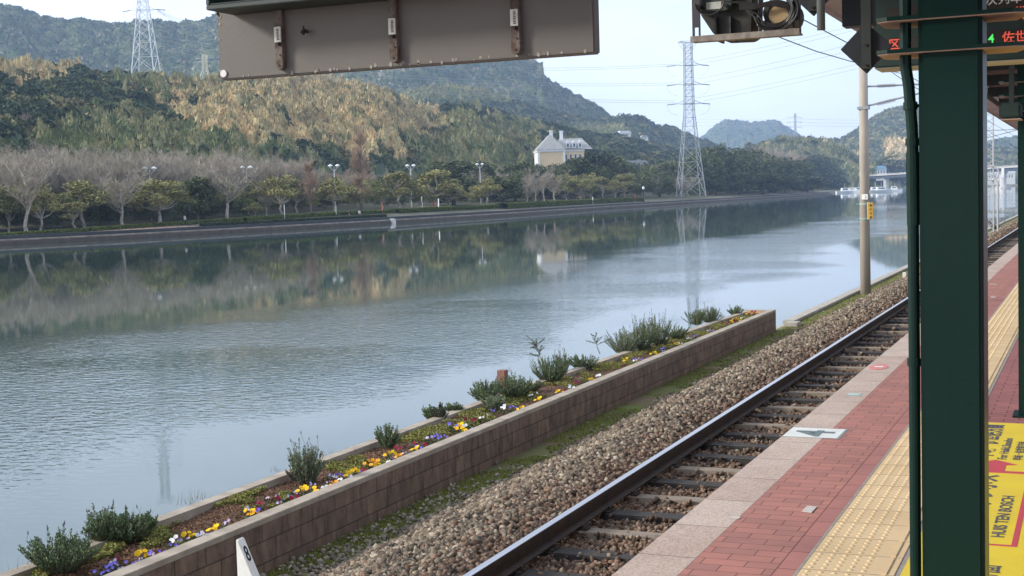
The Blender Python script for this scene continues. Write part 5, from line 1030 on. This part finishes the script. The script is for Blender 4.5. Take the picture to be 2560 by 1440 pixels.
for (ya, yb, xb) in ((216, 212, 2262), (266, 243, 2262)):
    p = Vector(at_Y(2170, ya, pp.y))-pp; q = Vector(at_Y(xb, yb, pp.y))-pp; e = p+(q-p)*2.2; aa = MB().tube(p-Vector((.1, 0, 0)), e, .028, n=8).build('bracket_arm', am, po); ii = MB(); insul(ii, p.lerp(q, .25), p.lerp(q, .75), 9, .055); ii.build('insulator', mat('insulator_brown', (.25, .25, .26), (.2, .2, .2), rough=.3), aa)
MB().box((-.16, -.14, at_Y(2160, 270, pp.y)[2]-pp.z-.04), (.16, .14, at_Y(2160, 270, pp.y)[2]-pp.z+.04)).build('clamp', am, po)
# far pale lattice mast seen between the columns
mp_ = Vector(at_z(2474, 592, Z_G)); mo = thing('lattice_mast', 'thin pale mast with a ring seen between the two green columns', 'mast', mp_)
m_ = MB()
for s in (-.22, .22): m_.tube((s, 0, 0), (s, 0, 12), .045, n=6)
for k in range(30): m_.tube((-.22, 0, k*.4), (.22, 0, k*.4+.4), .022, n=4); m_.tube((.22, 0, k*.4), (-.22, 0, k*.4+.4), .022, n=4)
m_.build('lattice', mat('mast_white', (.45, .46, .47), (.36, .37, .37)), mo)
MB().tube((.45, 0, 0), (.45, 0, 3.2), .06, n=8).build('pipe', mat('mast_white', (.62, .63, .64)), mo)
zc = at_Y(2474, 433, mp_.y)[2]-mp_.z; MB().path([(.1+.42*cos(a*pi/8), -.1, zc+.42*sin(a*pi/8)) for a in range(17)], .045, 6).build('ring', mat('mast_white', (.62, .63, .64)), mo)
# contact line over the track
def wire_px(P, r, label):
    pts = [at_Y(*p) for p in P]; mb = MB()
    for a, b_ in zip(pts[:-1], pts[1:]): mb.tube(a, b_, r, n=5, cap=False)
    tag(mb.build('overhead_wire', wire_d), label, 'cable', 'overhead wires above the track')
wire_px([(1600, -60, 16), (1870, 58, 20), (1956, 96, 22), (2040, 128, 25), (2126, 153, 28), (2200, 171, 32), (2262, 186, 36)], .009, 'sagging lower wire from under the rack to the dark diamond')
wire_px([(1860, -40, 16), (2010, 50, 20), (2120, 108, 25), (2215, 170, 32), (2257, 200, 36), (2545, 372, 80)], .009, 'straight upper wire passing behind the hanging tube')
wire_px([(2200, 152, 30), (2235, 170, 33), (2262, 184, 36), (2400, 262, 55), (2545, 345, 80)], .009, 'short wire below the departure board')
for k, (xa, ya, xb, yb) in enumerate([(2440, 328, 2570, 322), (2440, 352, 2570, 318)]): wire(at_Y(xa, ya, 82), at_Y(xb, yb, 82), 0, .035, f'{["level","slanting"][k]} bracket arm between the two columns', mat('arm_steel', (.3, .33, .35)), grp='overhead wires above the track', name='bracket_arm')
# tangled driftwood bush at the water between columns
sp_ = at_z(2500, 572, Z_G); g_ = np.random.default_rng(4); o = thing('driftwood_bush', 'dark twiggy bush hanging over the water between the columns', 'shrub', (sp_[0]-.3, sp_[1], sp_[2])); mb = MB()
for k in range(26): limb(mb, (0, 0, 0), (g_.uniform(-1.2, .9), g_.uniform(-1.5, 1.5), g_.uniform(.1, .9)), .025, .008, 3, .15, 3)
mb.build('branches', mat('dark_bark', (.16, .13, .11)), o)

# ================================================================ STATION: columns, canopy, signs
green = mat('green_paint', (0.0024, 0.0190, 0.0160), (0.0045, 0.024, 0.020), scale=1.2, rough=.36, bump=.035, bscale=45, spec=.20, lo=.3, hi=.7); dust = mat('dusty_green', (0.05, 0.08, 0.075), (0.02, 0.045, 0.042), scale=18, rough=.7)
under = mat('underside_bounce_tint', (.50, .36, .31), (.38, .27, .23), scale=6, rough=.9, lo=.3, hi=.8)  # pinkish colour paints in the light bounced up from the platform
Y1, Y2 = 4.42, 10.26
def column(name, Yc, label, plates, pipe=True):
    # box column: left face X=-.51, 0.19 wide, 0.2 deep, rounded edges
    o = thing(name, label, 'column', (-.51, Yc, Z_P), 0, 'dark green platform columns'); H = 2.9
    MB().box((0, 0, 0), (.190, .20, H)).build('shaft', green, o, bevel=.014)
    MB().box((-.04, -.04, 0), (.23, .24, .012)).build('base_plate', green, o)
    for z in plates: 
        z -= Z_P
        pm_ = MB().prism([(-.125, .0), (-.09, -.02), (.28, -.02), (.315, .0), (.315, .10), (.28, .20), (-.09, .20), (-.125, .16)], z, z+.012, 'z'); ob = pm_.build('shelf_plate', green, o)
        MB().prism([(-.122, .003), (-.088, -.017), (.278, -.017), (.312, .003), (.312, .098), (.278, .197), (-.088, .197), (-.122, .157)], z-.003, z-.0002, 'z').build('underside', under, ob)
    if pipe:
        pts = []
        for px, py in ((2264, -40), (2264, 165), (2272, 215), (2281, 330), (2286, 900), (2289, 1500)):
            r = ray(px, py); pts.append((r[0]/r[1]*(Y1+.05)+.51, .05, CZ+r[2]/r[1]*(Y1+.05)-Z_P))
        pts[0] = (pts[0][0], pts[0][1], H); pts[-1] = (pts[-1][0], pts[-1][1], 0); mb = MB()
        for a, b_ in zip(pts[:-1], pts[1:]): mb.tube(a, b_, .0182, n=14)
        cd = mb.build('conduit', green, o, smooth=False)
        for py in (265, 355, 905):
            k = np.interp(py, [165, 330, 900], [0, 1, 2]); r = ray(float(np.interp(py, [165, 215, 330, 900], [2264, 2272, 2281, 2286])), py); x = r[0]/r[1]*(Y1+.05)+.51; z = CZ+r[2]/r[1]*(Y1+.05)-Z_P; MB().tube((x, .05, z-.012), (x, .05, z+.012), .0225, n=14).tube((x, .05, z), (0.01, .06, z), .006, n=6).build('pipe_clip', green, cd)
        mb = MB().tube((pts[3][0], .05, 1.78), (pts[3][0]+.002, .05, 1.55), .0215, n=14).build('coupling', green, cd)
    return o
Y1, Y2 = 4.42, 10.26
pz = [float(at_Y(2300, 130, Y1)[2]), float(at_Y(2300, 48, Y1)[2])]
column('station_column', Y1, 'dark green steel column with conduit, large in the right foreground', pz)
column('station_column', Y2, 'second dark green column, cut by the right picture edge', [float(at_Y(2546, y, Y2)[2]) for y in (278, 240, 205)], pipe=False)
for k in range(2, 8): column('station_column', Y1+(Y2-Y1)*k, f'dark green column hidden behind the right edge, {["","","third","fourth","fifth","sixth","seventh","eighth"][k]} along the platform', [], pipe=False) if k < 3 else None
# canopy
can = thing('platform_canopy', 'platform canopy with pale sheet underside and white edge', 'canopy', (0, 0, 0)); zc0 = CZ+1.62
sheet_m = mat('canopy_sheet', (.66, .67, .68), (.48, .48, .48), scale=2, rough=.8, stretch=(1, .3, 1)); dark_m = mat('canopy_steel', (.03, .045, .045), (.02, .03, .03))
MB().box((-2.24, -6, zc0), (-1.72, 130, zc0+.03)).build('edge_sheet', sheet_m, can); MB().box((-2.27, -6, zc0-.04), (-2.235, 130, zc0+.14)).build('gutter', mat('gutter_white', (.55, .55, .54), (.45, .45, .44)), can)
MB().add([(-1.71, -6, zc0+.02), (3.4, -6, zc0+.55), (3.4, 130, zc0+.55), (-1.71, 130, zc0+.02), (-1.71, -6, zc0+.05), (3.4, -6, zc0+.58), (3.4, 130, zc0+.58), (-1.71, 130, zc0+.05)], [(0, 3, 2, 1), (4, 5, 6, 7), (0, 1, 5, 4), (2, 3, 7, 6), (1, 2, 6, 5), (0, 4, 7, 3)]).build('roof_sheet', mat('roof_under', (.16, .12, .10), (.10, .08, .07), scale=2), can)
for k in range(0, 16):
    y = Y1-(Y2-Y1)+.1+(Y2-Y1)*k*.5
    MB().box((-1.72, y-.05, zc0-.16), (3.3, y+.05, zc0-.002)).build('rafter', dark_m, can)
MB().box((-1.72, -6, zc0-.20), (-1.64, 130, zc0-.165)).box((-.50, -6, zc0-.30), (-.34, 130, zc0-.165)).build('purlin', dark_m, can)
# large grey sign back hanging across, at Y = 2.7
def hang(px, py, Y): return Vector(at_Y(px, py, Y))
YS = 2.7; s0, s1 = hang(548, 200, YS), hang(1487, 140, YS); zt2 = zc0-.2
so_ = thing('hanging_sign', 'large grey sign seen from the back, hanging from a dark green channel', 'sign', (0, 0, 0))
gs = bpy.data.materials.new('sign_back'); gs = mat('sign_back', (.150, .140, .128), (.128, .119, .109), scale=1.6, rough=.55, metal=.0, spec=.4, c3=(.13, .12, .11), bump=.03, bscale=90, coat=.0)
MB().box((s0.x, YS, s0.z), (s1.x, YS+.035, zt2-.05)).build('panel', gs, so_, bevel=.003)
eg = MB(); g_ = np.random.default_rng(8)
for k in range(46):
    if g_.uniform() < .25: x = s0.x+g_.uniform(.0, .012); z = s0.z+g_.uniform(0, .2)
    else: x = g_.uniform(s0.x+.02, s1.x-.01); z = s0.z+g_.uniform(0, .006)
    r = g_.uniform(.0015, .0045); pts = [(x+r*cos(a)*g_.uniform(.5, 1.3), z+r*(1.4*sin(a)+1)*g_.uniform(.6, 1.2)) for a in np.linspace(0, 2*pi, 7)[:-1]]; eg.prism(pts, YS-.0008, YS-.0001, 'y')
eg.build('peeling_paint', mat('peel', (.36, .33, .29), (.27, .25, .22), scale=60), so_)['kind'] = 'stuff'
c = hang(560, 184, YS); MB().prism([(c.x+.0085*cos(a*pi/10), c.z+.0085*sin(a*pi/10)) for a in range(20)], YS-.003, YS, 'y').build('round_sticker', mat('white_dot', (.78, .78, .78), (.72, .72, .72)), so_)
rustm = mat('rusty_strap', (.085, .055, .045), (.17, .15, .13), scale=26, rough=.85, c3=(.045, .03, .03), bump=.3, lo=.42, hi=.6)
for px, yb_, yl in ((707, 176, 88), (992, 158, 68), (1296, 138, 46)):
    b0 = hang(px, yb_, YS); w = .0107; z1_ = zt2-.06; pr = [(b0.x-w, z1_), (b0.x-w, b0.z+w)]+[(b0.x+w*cos(a), b0.z+w+w*sin(a)) for a in np.linspace(pi, 2*pi, 9)][1:]+[(b0.x+w, z1_)]
    st = MB().prism(pr, YS-.014, YS-.001, 'y').build('strap', rustm, so_, bevel=.0015); lc = hang(px-3, yl, YS)
    lb_ = MB().box((lc.x-.0085, YS-.0185, lc.z-.0175), (lc.x+.0085, YS-.0145, lc.z+.0175)).build('label_holder', mat('label_white', (.66, .65, .60), (.5, .49, .46), scale=90, lo=.45, hi=.7), st); mk = MB()
    for i in range(8): mk.box((lc.x-.0015, YS-.0192, lc.z-.013+i*.0034), (lc.x+.0050-.001*(i % 3), YS-.0186, lc.z-.0112+i*.0034))
    mk.build('printed_marks', blk_m, lb_)
    hl = MB()
    for dz, dx_ in ((.010, 0), (.034, .004)): hl.tube((b0.x+dx_, YS-.0155, b0.z+dz), (b0.x+dx_, YS-.0142, b0.z+dz), .0022, n=8)
    hl.tube((lc.x, YS-.02, lc.z-.021), (lc.x+.004, YS-.012, lc.z-.023), .004, n=6).build('bolt', blk_m, st)
c = hang(768, 80, YS); MB().tube((c.x, YS, c.z), (c.x+.002, YS-.02, c.z+.004), .0035, n=7).tube((c.x, YS-.014, c.z-.006), (c.x-.002, YS-.02, c.z), .004, n=7).tube((c.x+.001, YS-.018, c.z), (c.x+.003, YS-.02, c.z+.012), .0022, n=5).build('cable_stub', blk_m, so_)
f0 = hang(518, 26, YS-.10); f1x = hang(1600, 0, YS).x
fr_ = MB().box((f0.x, YS-.105, f0.z+.010), (f0.x+.010, YS+.04, zt2+.15)).box((f0.x, YS-.105, f0.z), (-.3, YS+.04, f0.z+.010)).box((f0.x+.01, YS-.03, f0.z+.01), (-.3, YS-.02, zt2+.15)); fr_.box((f0.x+.01, YS-.105, f0.z+.010), (-.3, YS-.100, f0.z+.0135)).build('channel', mat('channel_green', (.030, .048, .045), (.022, .036, .034), rough=.5), so_, bevel=.002)
MB().box((s0.x+.2, YS, zt2-.05), (s0.x+.25, YS+.03, zc0)).box((s1.x-.1, YS, zt2-.05), (s1.x-.05, YS+.03, zc0)).build('hanger', dark_m, so_)
# camera / floodlight rack, Y = 5
YR = 5.0; r0, r1 = hang(1732, 104, YR), hang(2003, 86, YR); rk = thing('equipment_rack', 'hanging steel rack holding a dark camera box and a cabled lamp', 'rack', (0, 0, 0)); rkm = mat('rack_steel', (.055, .055, .06), (.035, .035, .045), scale=9, rough=.6); pale = mat('rack_pale', (.32, .29, .26), (.16, .14, .13), scale=12, rough=.8, stretch=(3, 1, 1))
def slotted(x0, x1):
    zb = r0.z+.006 if x0 < r0.x+.1 else r1.z+.006; zt = zc0-.1; a, b_ = x0+.008, x1-.006; za, zb2 = zb+.006, zb+.045; m_ = MB()
    m_.box((x0, YR-.004, zb-.004), (a, YR+.004, zt)).box((b_, YR-.004, zb-.004), (x1, YR+.004, zt)).box((a, YR-.004, zb2), (b_, YR+.004, zt)).box((a, YR-.004, zb-.004), (b_, YR+.004, za)); return m_.build('upright', rkm, rk)
slotted(r0.x, r0.x+.030); slotted(r1.x-.030, r1.x)
MB().box((r0.x, YR-.03, r0.z-.004), (r1.x, YR+.03, r0.z+.002)).box((r0.x, YR-.034, r0.z-.006), (r1.x, YR-.030, r0.z+.016)).build('shelf', pale, rk)
def R5(px, py, dy=0): v = hang(px, py, YR+dy); return v.x, v.z
bx = [R5(*q) for q in ((1742, -30), (1742, 33), (1772, 78), (1790, 95), (1856, 92), (1872, 80), (1876, -30))]
cb_ = MB().prism(bx, YR+.05, YR+.22, 'y').build('camera_box', mat('camera_dark', (.022, .030, .028), (.03, .028, .026), rough=.6), rk, bevel=.004)
q0, q1 = R5(1744, 30), R5(1825, -12); MB().prism([(q0[0], q0[1]), (q1[0]-.02, q0[1]-.0), (q1[0], q0[1]+.02), (q1[0], q1[1]+.04), (q0[0], q1[1]+.04)], YR+.02, YR+.049, 'y').build('cover_plate', mat('cover_green', (.05, .075, .068), (.035, .055, .05)), cb_, bevel=.002)
q0, q1 = R5(1763, 23), R5(1800, 2); MB().box((q0[0], YR+.017, q0[1]), (q1[0], YR+.0195, q1[1])).build('paper_label', mat('paper', (.52, .54, .50), (.42, .44, .41), scale=50), cb_)
for q in ((1752, 18), (1812, 12)): x, z = R5(*q); MB().tube((x, YR+.008, z), (x, YR+.02, z), .007, n=10).build('screw', blk_m, cb_)
for px in (1782, 1818): x, z = R5(px, 80); MB().box((x, YR+.03, r0.z), (x+.006, YR+.15, z+.06)).build('bracket', rkm, rk)
lm = hang(1945, 34, YR+.06); lo_ = MB()
for k in range(9):
    a0, a1 = pi*k/9, pi*(k+1)/9
lo_.tube((lm.x, YR+.02, lm.z), (lm.x+.01, YR+.20, lm.z-.005), .048, .060, 20); lo_.build('lamp_body', mat('camera_dark', (.022, .03, .028)), rk)
MB().tube((lm.x+.012, YR+.012, lm.z-.012), (lm.x+.012, YR+.019, lm.z-.012), .036, n=18).build('lamp_glass', mat('amber_glass', (.42, .31, .17), (.34, .25, .14), rough=.3), rk)
a0, a1 = R5(1884, 84), R5(1990, 70); MB().prism([(a0[0], r0.z+.003), (a0[0]+.004, r0.z+.014), (a1[0], r0.z+.020), (a1[0]+.004, r0.z+.003)], YR-.02, YR+.05, 'y').build('plate', pale, rk)
x, z = R5(1898, 40); MB().tube((x, YR, r0.z), (x, YR, zc0-.1), .0045, n=8).tube((x, YR, z-.035), (x, YR, z-.022), .010, n=8).tube((x, YR, z-.005), (x, YR, z+.008), .010, n=8).build('threaded_rod', rkm, rk)
cbm = mat('cable_black', (.02, .02, .022), (.03, .03, .034), rough=.5)
for k in range(6):
    rr_ = .052+.0055*k; c = (lm.x+.004, YR-.005-.006*(k % 3), lm.z+.006); pts = [(c[0]+rr_*cos(a)*1.05, c[1]-.004*sin(3*a+k), c[2]+rr_*sin(a)) for a in np.linspace(-2.4, 2.2, 22)]
    pts = [(lm.x-.13+.01*k, YR-.01, lm.z+.030-.006*k), (lm.x-.06, YR-.012, lm.z+.004-.009*k)]+pts if k % 2 else pts; MB().path(pts, .0035, 6).build('cable', cbm, rk)
pts = [(R5(1738, -20)[0]+.055*(1+cos(a)), YR-.01, R5(1738, 10)[1]+.045*sin(a)*1.0) for a in np.linspace(pi, 2*pi, 16)]; pts += [(R5(1860, 8)[0], YR-.01, R5(1860, 8)[1]), (R5(1900, 12)[0], YR-.01, R5(1900, 12)[1])]; MB().path(pts, .0035, 6).build('cable', cbm, rk)
for k in range(4): MB().path([(*[R5(1850, 12+4*k)[0], YR-.012], R5(1850, 12+4*k)[1]), (R5(1890, 14+3*k)[0], YR-.016, R5(1890, 14+3*k)[1]), (R5(1930, 4+3*k)[0], YR-.012, R5(1930, 4+3*k)[1]), (R5(1975, 8+5*k)[0], YR-.01, R5(1975, 8+5*k)[1])], .003, 6).build('cable', cbm, rk)
# diamonds and bars
YD = 6.0; navy = mat('diamond_dark', (.010, .014, .022), (.014, .018, .026), rough=.5)
def diamond(px, pyb, hw, label, yb=None):
    c = hang(px, pyb, YD); w = hw/F*YD*1.03; o = thing('diamond_plate', label, 'sign', (0, 0, 0)); MB().prism([(c.x, c.z), (c.x+w, c.z+w), (c.x, c.z+2*w), (c.x-w, c.z+w)], YD, YD+.02, 'y').build('plate', navy, o, bevel=.002)
    MB().box((c.x-.018, YD-.02, c.z+.02), (c.x+.022, YD-.001, zc0-.05)).build('bar', mat('dark_bar', (.020, .030, .030), (.03, .035, .036), scale=20), o)
    for dz in (.035, .12): MB().tube((c.x+.002, YD-.026, c.z+dz), (c.x+.002, YD-.019, c.z+dz), .006, n=8).build('bolt', blk_m, o)
diamond(2166, 184, 60, 'dark diamond plate on a bar above the concrete pole'); diamond(2033, 40, 52, 'dark diamond plate partly above the picture, right of the rack')
c = hang(2053, 75, YD-.3); tag(MB().tube((c.x, YD-.3, c.z), (c.x, YD-.3, zc0), .017, n=14).build('hanging_tube', mat('tube_grey', (.10, .11, .11), (.07, .075, .08), scale=5), smooth=False), 'grey tube ending in mid air right of the rack', 'tube')
c = hang(2105, 67, YD+.1); c2 = hang(2181, 67, YD+.1); tag(MB().box((c.x, YD+.1, c.z), (c2.x, YD+.2, zc0-.05)).build('dark_box', navy, bevel=.003), 'plain dark box above the diamond plate', 'box')
# LED departure board, Y = 7
YL = 7.0; l0 = hang(2184, 170, YL); lx1 = hang(2700, 150, YL).x; bo = thing('departure_board', 'dark green departure board with red and green lettering behind the near column', 'display', (0, 0, 0))
MB().box((l0.x, YL, l0.z), (lx1, YL+.28, zc0-.18)).build('housing', mat('board_green', (.012, .034, .030), (.010, .028, .026), rough=.5), bo, bevel=.006); MB().box((l0.x+.003, YL+.01, l0.z-.004), (lx1, YL+.27, l0.z-.0005)).build('underside', mat('board_pale', (.5, .49, .47), (.4, .39, .37)), bo)
led_r = mat('led_red', (.4, .05, .03), emit=(1.0, .14, .09, .36)); led_g = mat('led_green', (.05, .4, .08), emit=(.12, 1.0, .2, .42)); scr = mat('led_screen', (.022, .020, .020), (.03, .027, .026), scale=200)
for (xa, xb, ya, yb) in ((2216, 2700, 128, 97), (2216, 2700, 62, 20)):
    p, q = hang(xa, ya, YL-.003), hang(xb, yb, YL-.003); zz = hang(2480, (ya-12 if ya > 100 else ya-8), YL).z; h = .062 if ya > 100 else .085
    zb = hang(2218, 127, YL).z if ya > 100 else hang(2218, 64, YL).z; MB().box((p.x, YL-.004, zb), (lx1-.02, YL-.001, zb+h)).build('screen', scr, bo)
def led(px, py, body, m, size): v = hang(px, py, YL-.006); text('lettering', body, size, m, frame4(v, (1, 0, 0), (0, 0, 1)), bo, ext=.0004, bold=.0006)
led(2221, 122, '区快', led_r, .056); led(2459, 106, ':', led_g, .052); led(2470, 107, '4', led_g, .058); led(2505, 105, '佐世保', led_r, .058); led(2532, 47, '佛世', led_r, .068)
v = hang(2463, 11, YL-.006); text('lettering', '次列车', .056, mat('white_letter', (.75, .77, .78)), frame4(v, (1, 0, 0), (0, 0, 1)), bo, ext=.0004, bold=.0006)
# speaker on the second column
c = hang(2497, 298, 9.9); c2 = hang(2552, 262, 9.9); o = thing('speaker_box', 'green speaker box fixed by the second column', 'speaker', (0, 0, 0)); MB().box((c.x, 9.9, c.z), (c2.x, 10.2, c2.z+.02)).build('housing', mat('board_green', (.012, .034, .03)), o, bevel=.015); MB().box((c.x+.01, 9.91, c.z-.006), (c2.x, 10.19, c.z-.0005)).build('base', under, o); MB().box((c.x+.06, 10.0, c2.z+.02), (c.x+.09, 10.1, zc0-.1)).build('bracket', dark_m, o)

# ================================================================ MARKINGS ON THE PLATFORM
zf = Z_P+.004; yel = mat('sticker_yellow', (.78, .60, .035), (.72, .53, .04), scale=3, rough=.6, bump=.15, bscale=12); ink = mat('ink_black', (.065, .07, .10), (.10, .10, .12)); mag = mat('sticker_red', (.55, .055, .085), (.5, .06, .08))
st = thing('floor_sticker', 'large yellow guidance sticker on the platform behind the near column', 'floor sign', (0, 0, 0))
MB().box((-.774, 3.0, Z_P+.0012), (1.2, 9.95, zf)).build('sheet', yel, st)
def ftext(body, x, y, size, m=ink, sx=1.0, bold=.004): text('lettering', body, size, m, Matrix(((0, -1, 0, x), (1, 0, 0, y), (0, 0, 1, zf+.0016), (0, 0, 0, 1))), st, ext=.0006, bold=bold, sx=sx)
ftext('HUIS TEN BOSCH', -.40, 6.70, .086, sx=1.36, bold=.0012); ftext('ハウステンボス', -.515, 6.72, .19, sx=1.08, bold=.004)
ftext('早岐・佐世保方面', -.595, 8.66, .15, sx=1.0, bold=.005); ftext('For Haiki,Sasebo', -.50, 8.62, .075, sx=1.45, bold=.0008); ftext('早岐・佐世保方向', -.415, 8.62, .06, sx=1.3, bold=.0008); ftext('方面', -.39, 5.93, .125, sx=1.1, bold=.001)
def fpoly(nm, pts, m): MB().prism(pts, zf+.0004, zf+.0016, 'z').build(nm, m, st)
fpoly('red_line', [(-.74, 6.545), (-.36, 6.545), (-.36, 6.57), (-.74, 6.57)], mag); fpoly('red_line', [(-.36, 6.545), (-.335, 6.545), (-.335, 8.275), (-.36, 8.275)], mag); fpoly('red_line', [(-.74, 8.215), (-.36, 8.215), (-.36, 8.275), (-.74, 8.275)], mag)
fpoly('arrow', [(-.62, 8.276), (-.49, 8.276), (-.49, 8.45), (-.425, 8.47), (-.555, 8.60), (-.685, 8.47), (-.62, 8.45)], mag)
def deco(name, pts, m, label, cat='floor sign', ch=None): 
    o = thing(name, label, cat, (0, 0, 0)); MB().prism(pts, Z_P+.0012, Z_P+.0032, 'z').build('sheet', m, o); return o
wst = mat('sticker_white', (.72, .74, .72), (.62, .64, .62), scale=8); o = deco('number_sticker', [(-1.952, 9.10), (-1.59, 9.10), (-1.59, 9.45), (-1.952, 9.45)], wst, 'white rectangular sticker with a grey 4 on the platform edge')
MB().box((-1.955, 9.085, Z_P+.0005), (-1.575, 9.465, Z_P+.0011)).build('border', mat('sticker_grey', (.32, .37, .37)), o)
text('digit', '4', .36, mat('digit_grey', (.13, .17, .18), (.16, .2, .21)), Matrix(((0, -1, 0, -1.645), (1, 0, 0, 9.13), (0, 0, 1, Z_P+.0038), (0, 0, 0, 1))), o, ext=.0004, bold=.009, sx=1.3)
c = at_z(2197, 918, Z_P); o = deco('round_sticker', [(c[0]+.085*cos(a*pi/12), c[1]+.20*sin(a*pi/12)) for a in range(24)], mat('pink_red', (.62, .22, .2), (.56, .2, .18)), 'worn round red sticker on the pale platform edge'); MB().prism([(c[0]-.04, c[1]-.02), (c[0]+.04, c[1]-.02), (c[0]+.04, c[1]+.05), (c[0]-.04, c[1]+.05)], Z_P+.0034, Z_P+.0044).build('mark', wst, o)
c = at_z(2135, 987, Z_P); o = deco('blue_sticker', [(c[0]-.055, c[1]-.05), (c[0]+.055, c[1]-.05), (c[0]+.055, c[1]+.06), (c[0]-.055, c[1]+.06)], mat('teal', (.30, .48, .47), (.36, .5, .48)), 'small worn teal sticker on the pale platform edge'); MB().prism([(c[0]-.045, c[1]), (c[0]+.03, c[1]), (c[0]+.03, c[1]+.02), (c[0]-.045, c[1]+.02)], Z_P+.0034, Z_P+.0044).build('mark', wst, o)
for px, py, w, d, lb in [(2023, 1274, .028, .075, 'pale worn patch of tape on the red bricks'), (1838, 1295, .025, .022, 'white worn scrap on the pale platform edge'), (2483, 743, .035, .08, 'white scrap on the red bricks beyond the near column'), (2482, 711, .06, .05, 'white scrap on the dark expansion joint')]:
    c = at_z(px, py, Z_P); g_ = np.random.default_rng(px); deco('tape_patch', [(c[0]-w, c[1]-d*.85), (c[0]+w*.9, c[1]-d), (c[0]+w, c[1]+d*.9), (c[0]-w*.9, c[1]+d)], mat('worn_tape', (.62, .58, .55), (.48, .4, .38), scale=60), lb, 'tape')

# ================================================================ HAZE
hz = MB().box((-3800, -400, -4), (3800, 4900, 330)).mesh('haze'); hm = bpy.data.materials.new('haze'); hm.use_nodes = True; t = hm.node_tree; t.nodes.clear(); oo = t.nodes.new('ShaderNodeOutputMaterial'); pv = t.nodes.new('ShaderNodeVolumePrincipled')
pv.inputs['Color'].default_value = (.48, .67, 1.0, 1); pv.inputs['Density'].default_value = 0.000165; pv.inputs['Anisotropy'].default_value = 0.0; t.links.new(pv.outputs[0], oo.inputs['Volume'])
tag(link('haze', hz, hm), 'pale blue winter haze', kind='stuff')
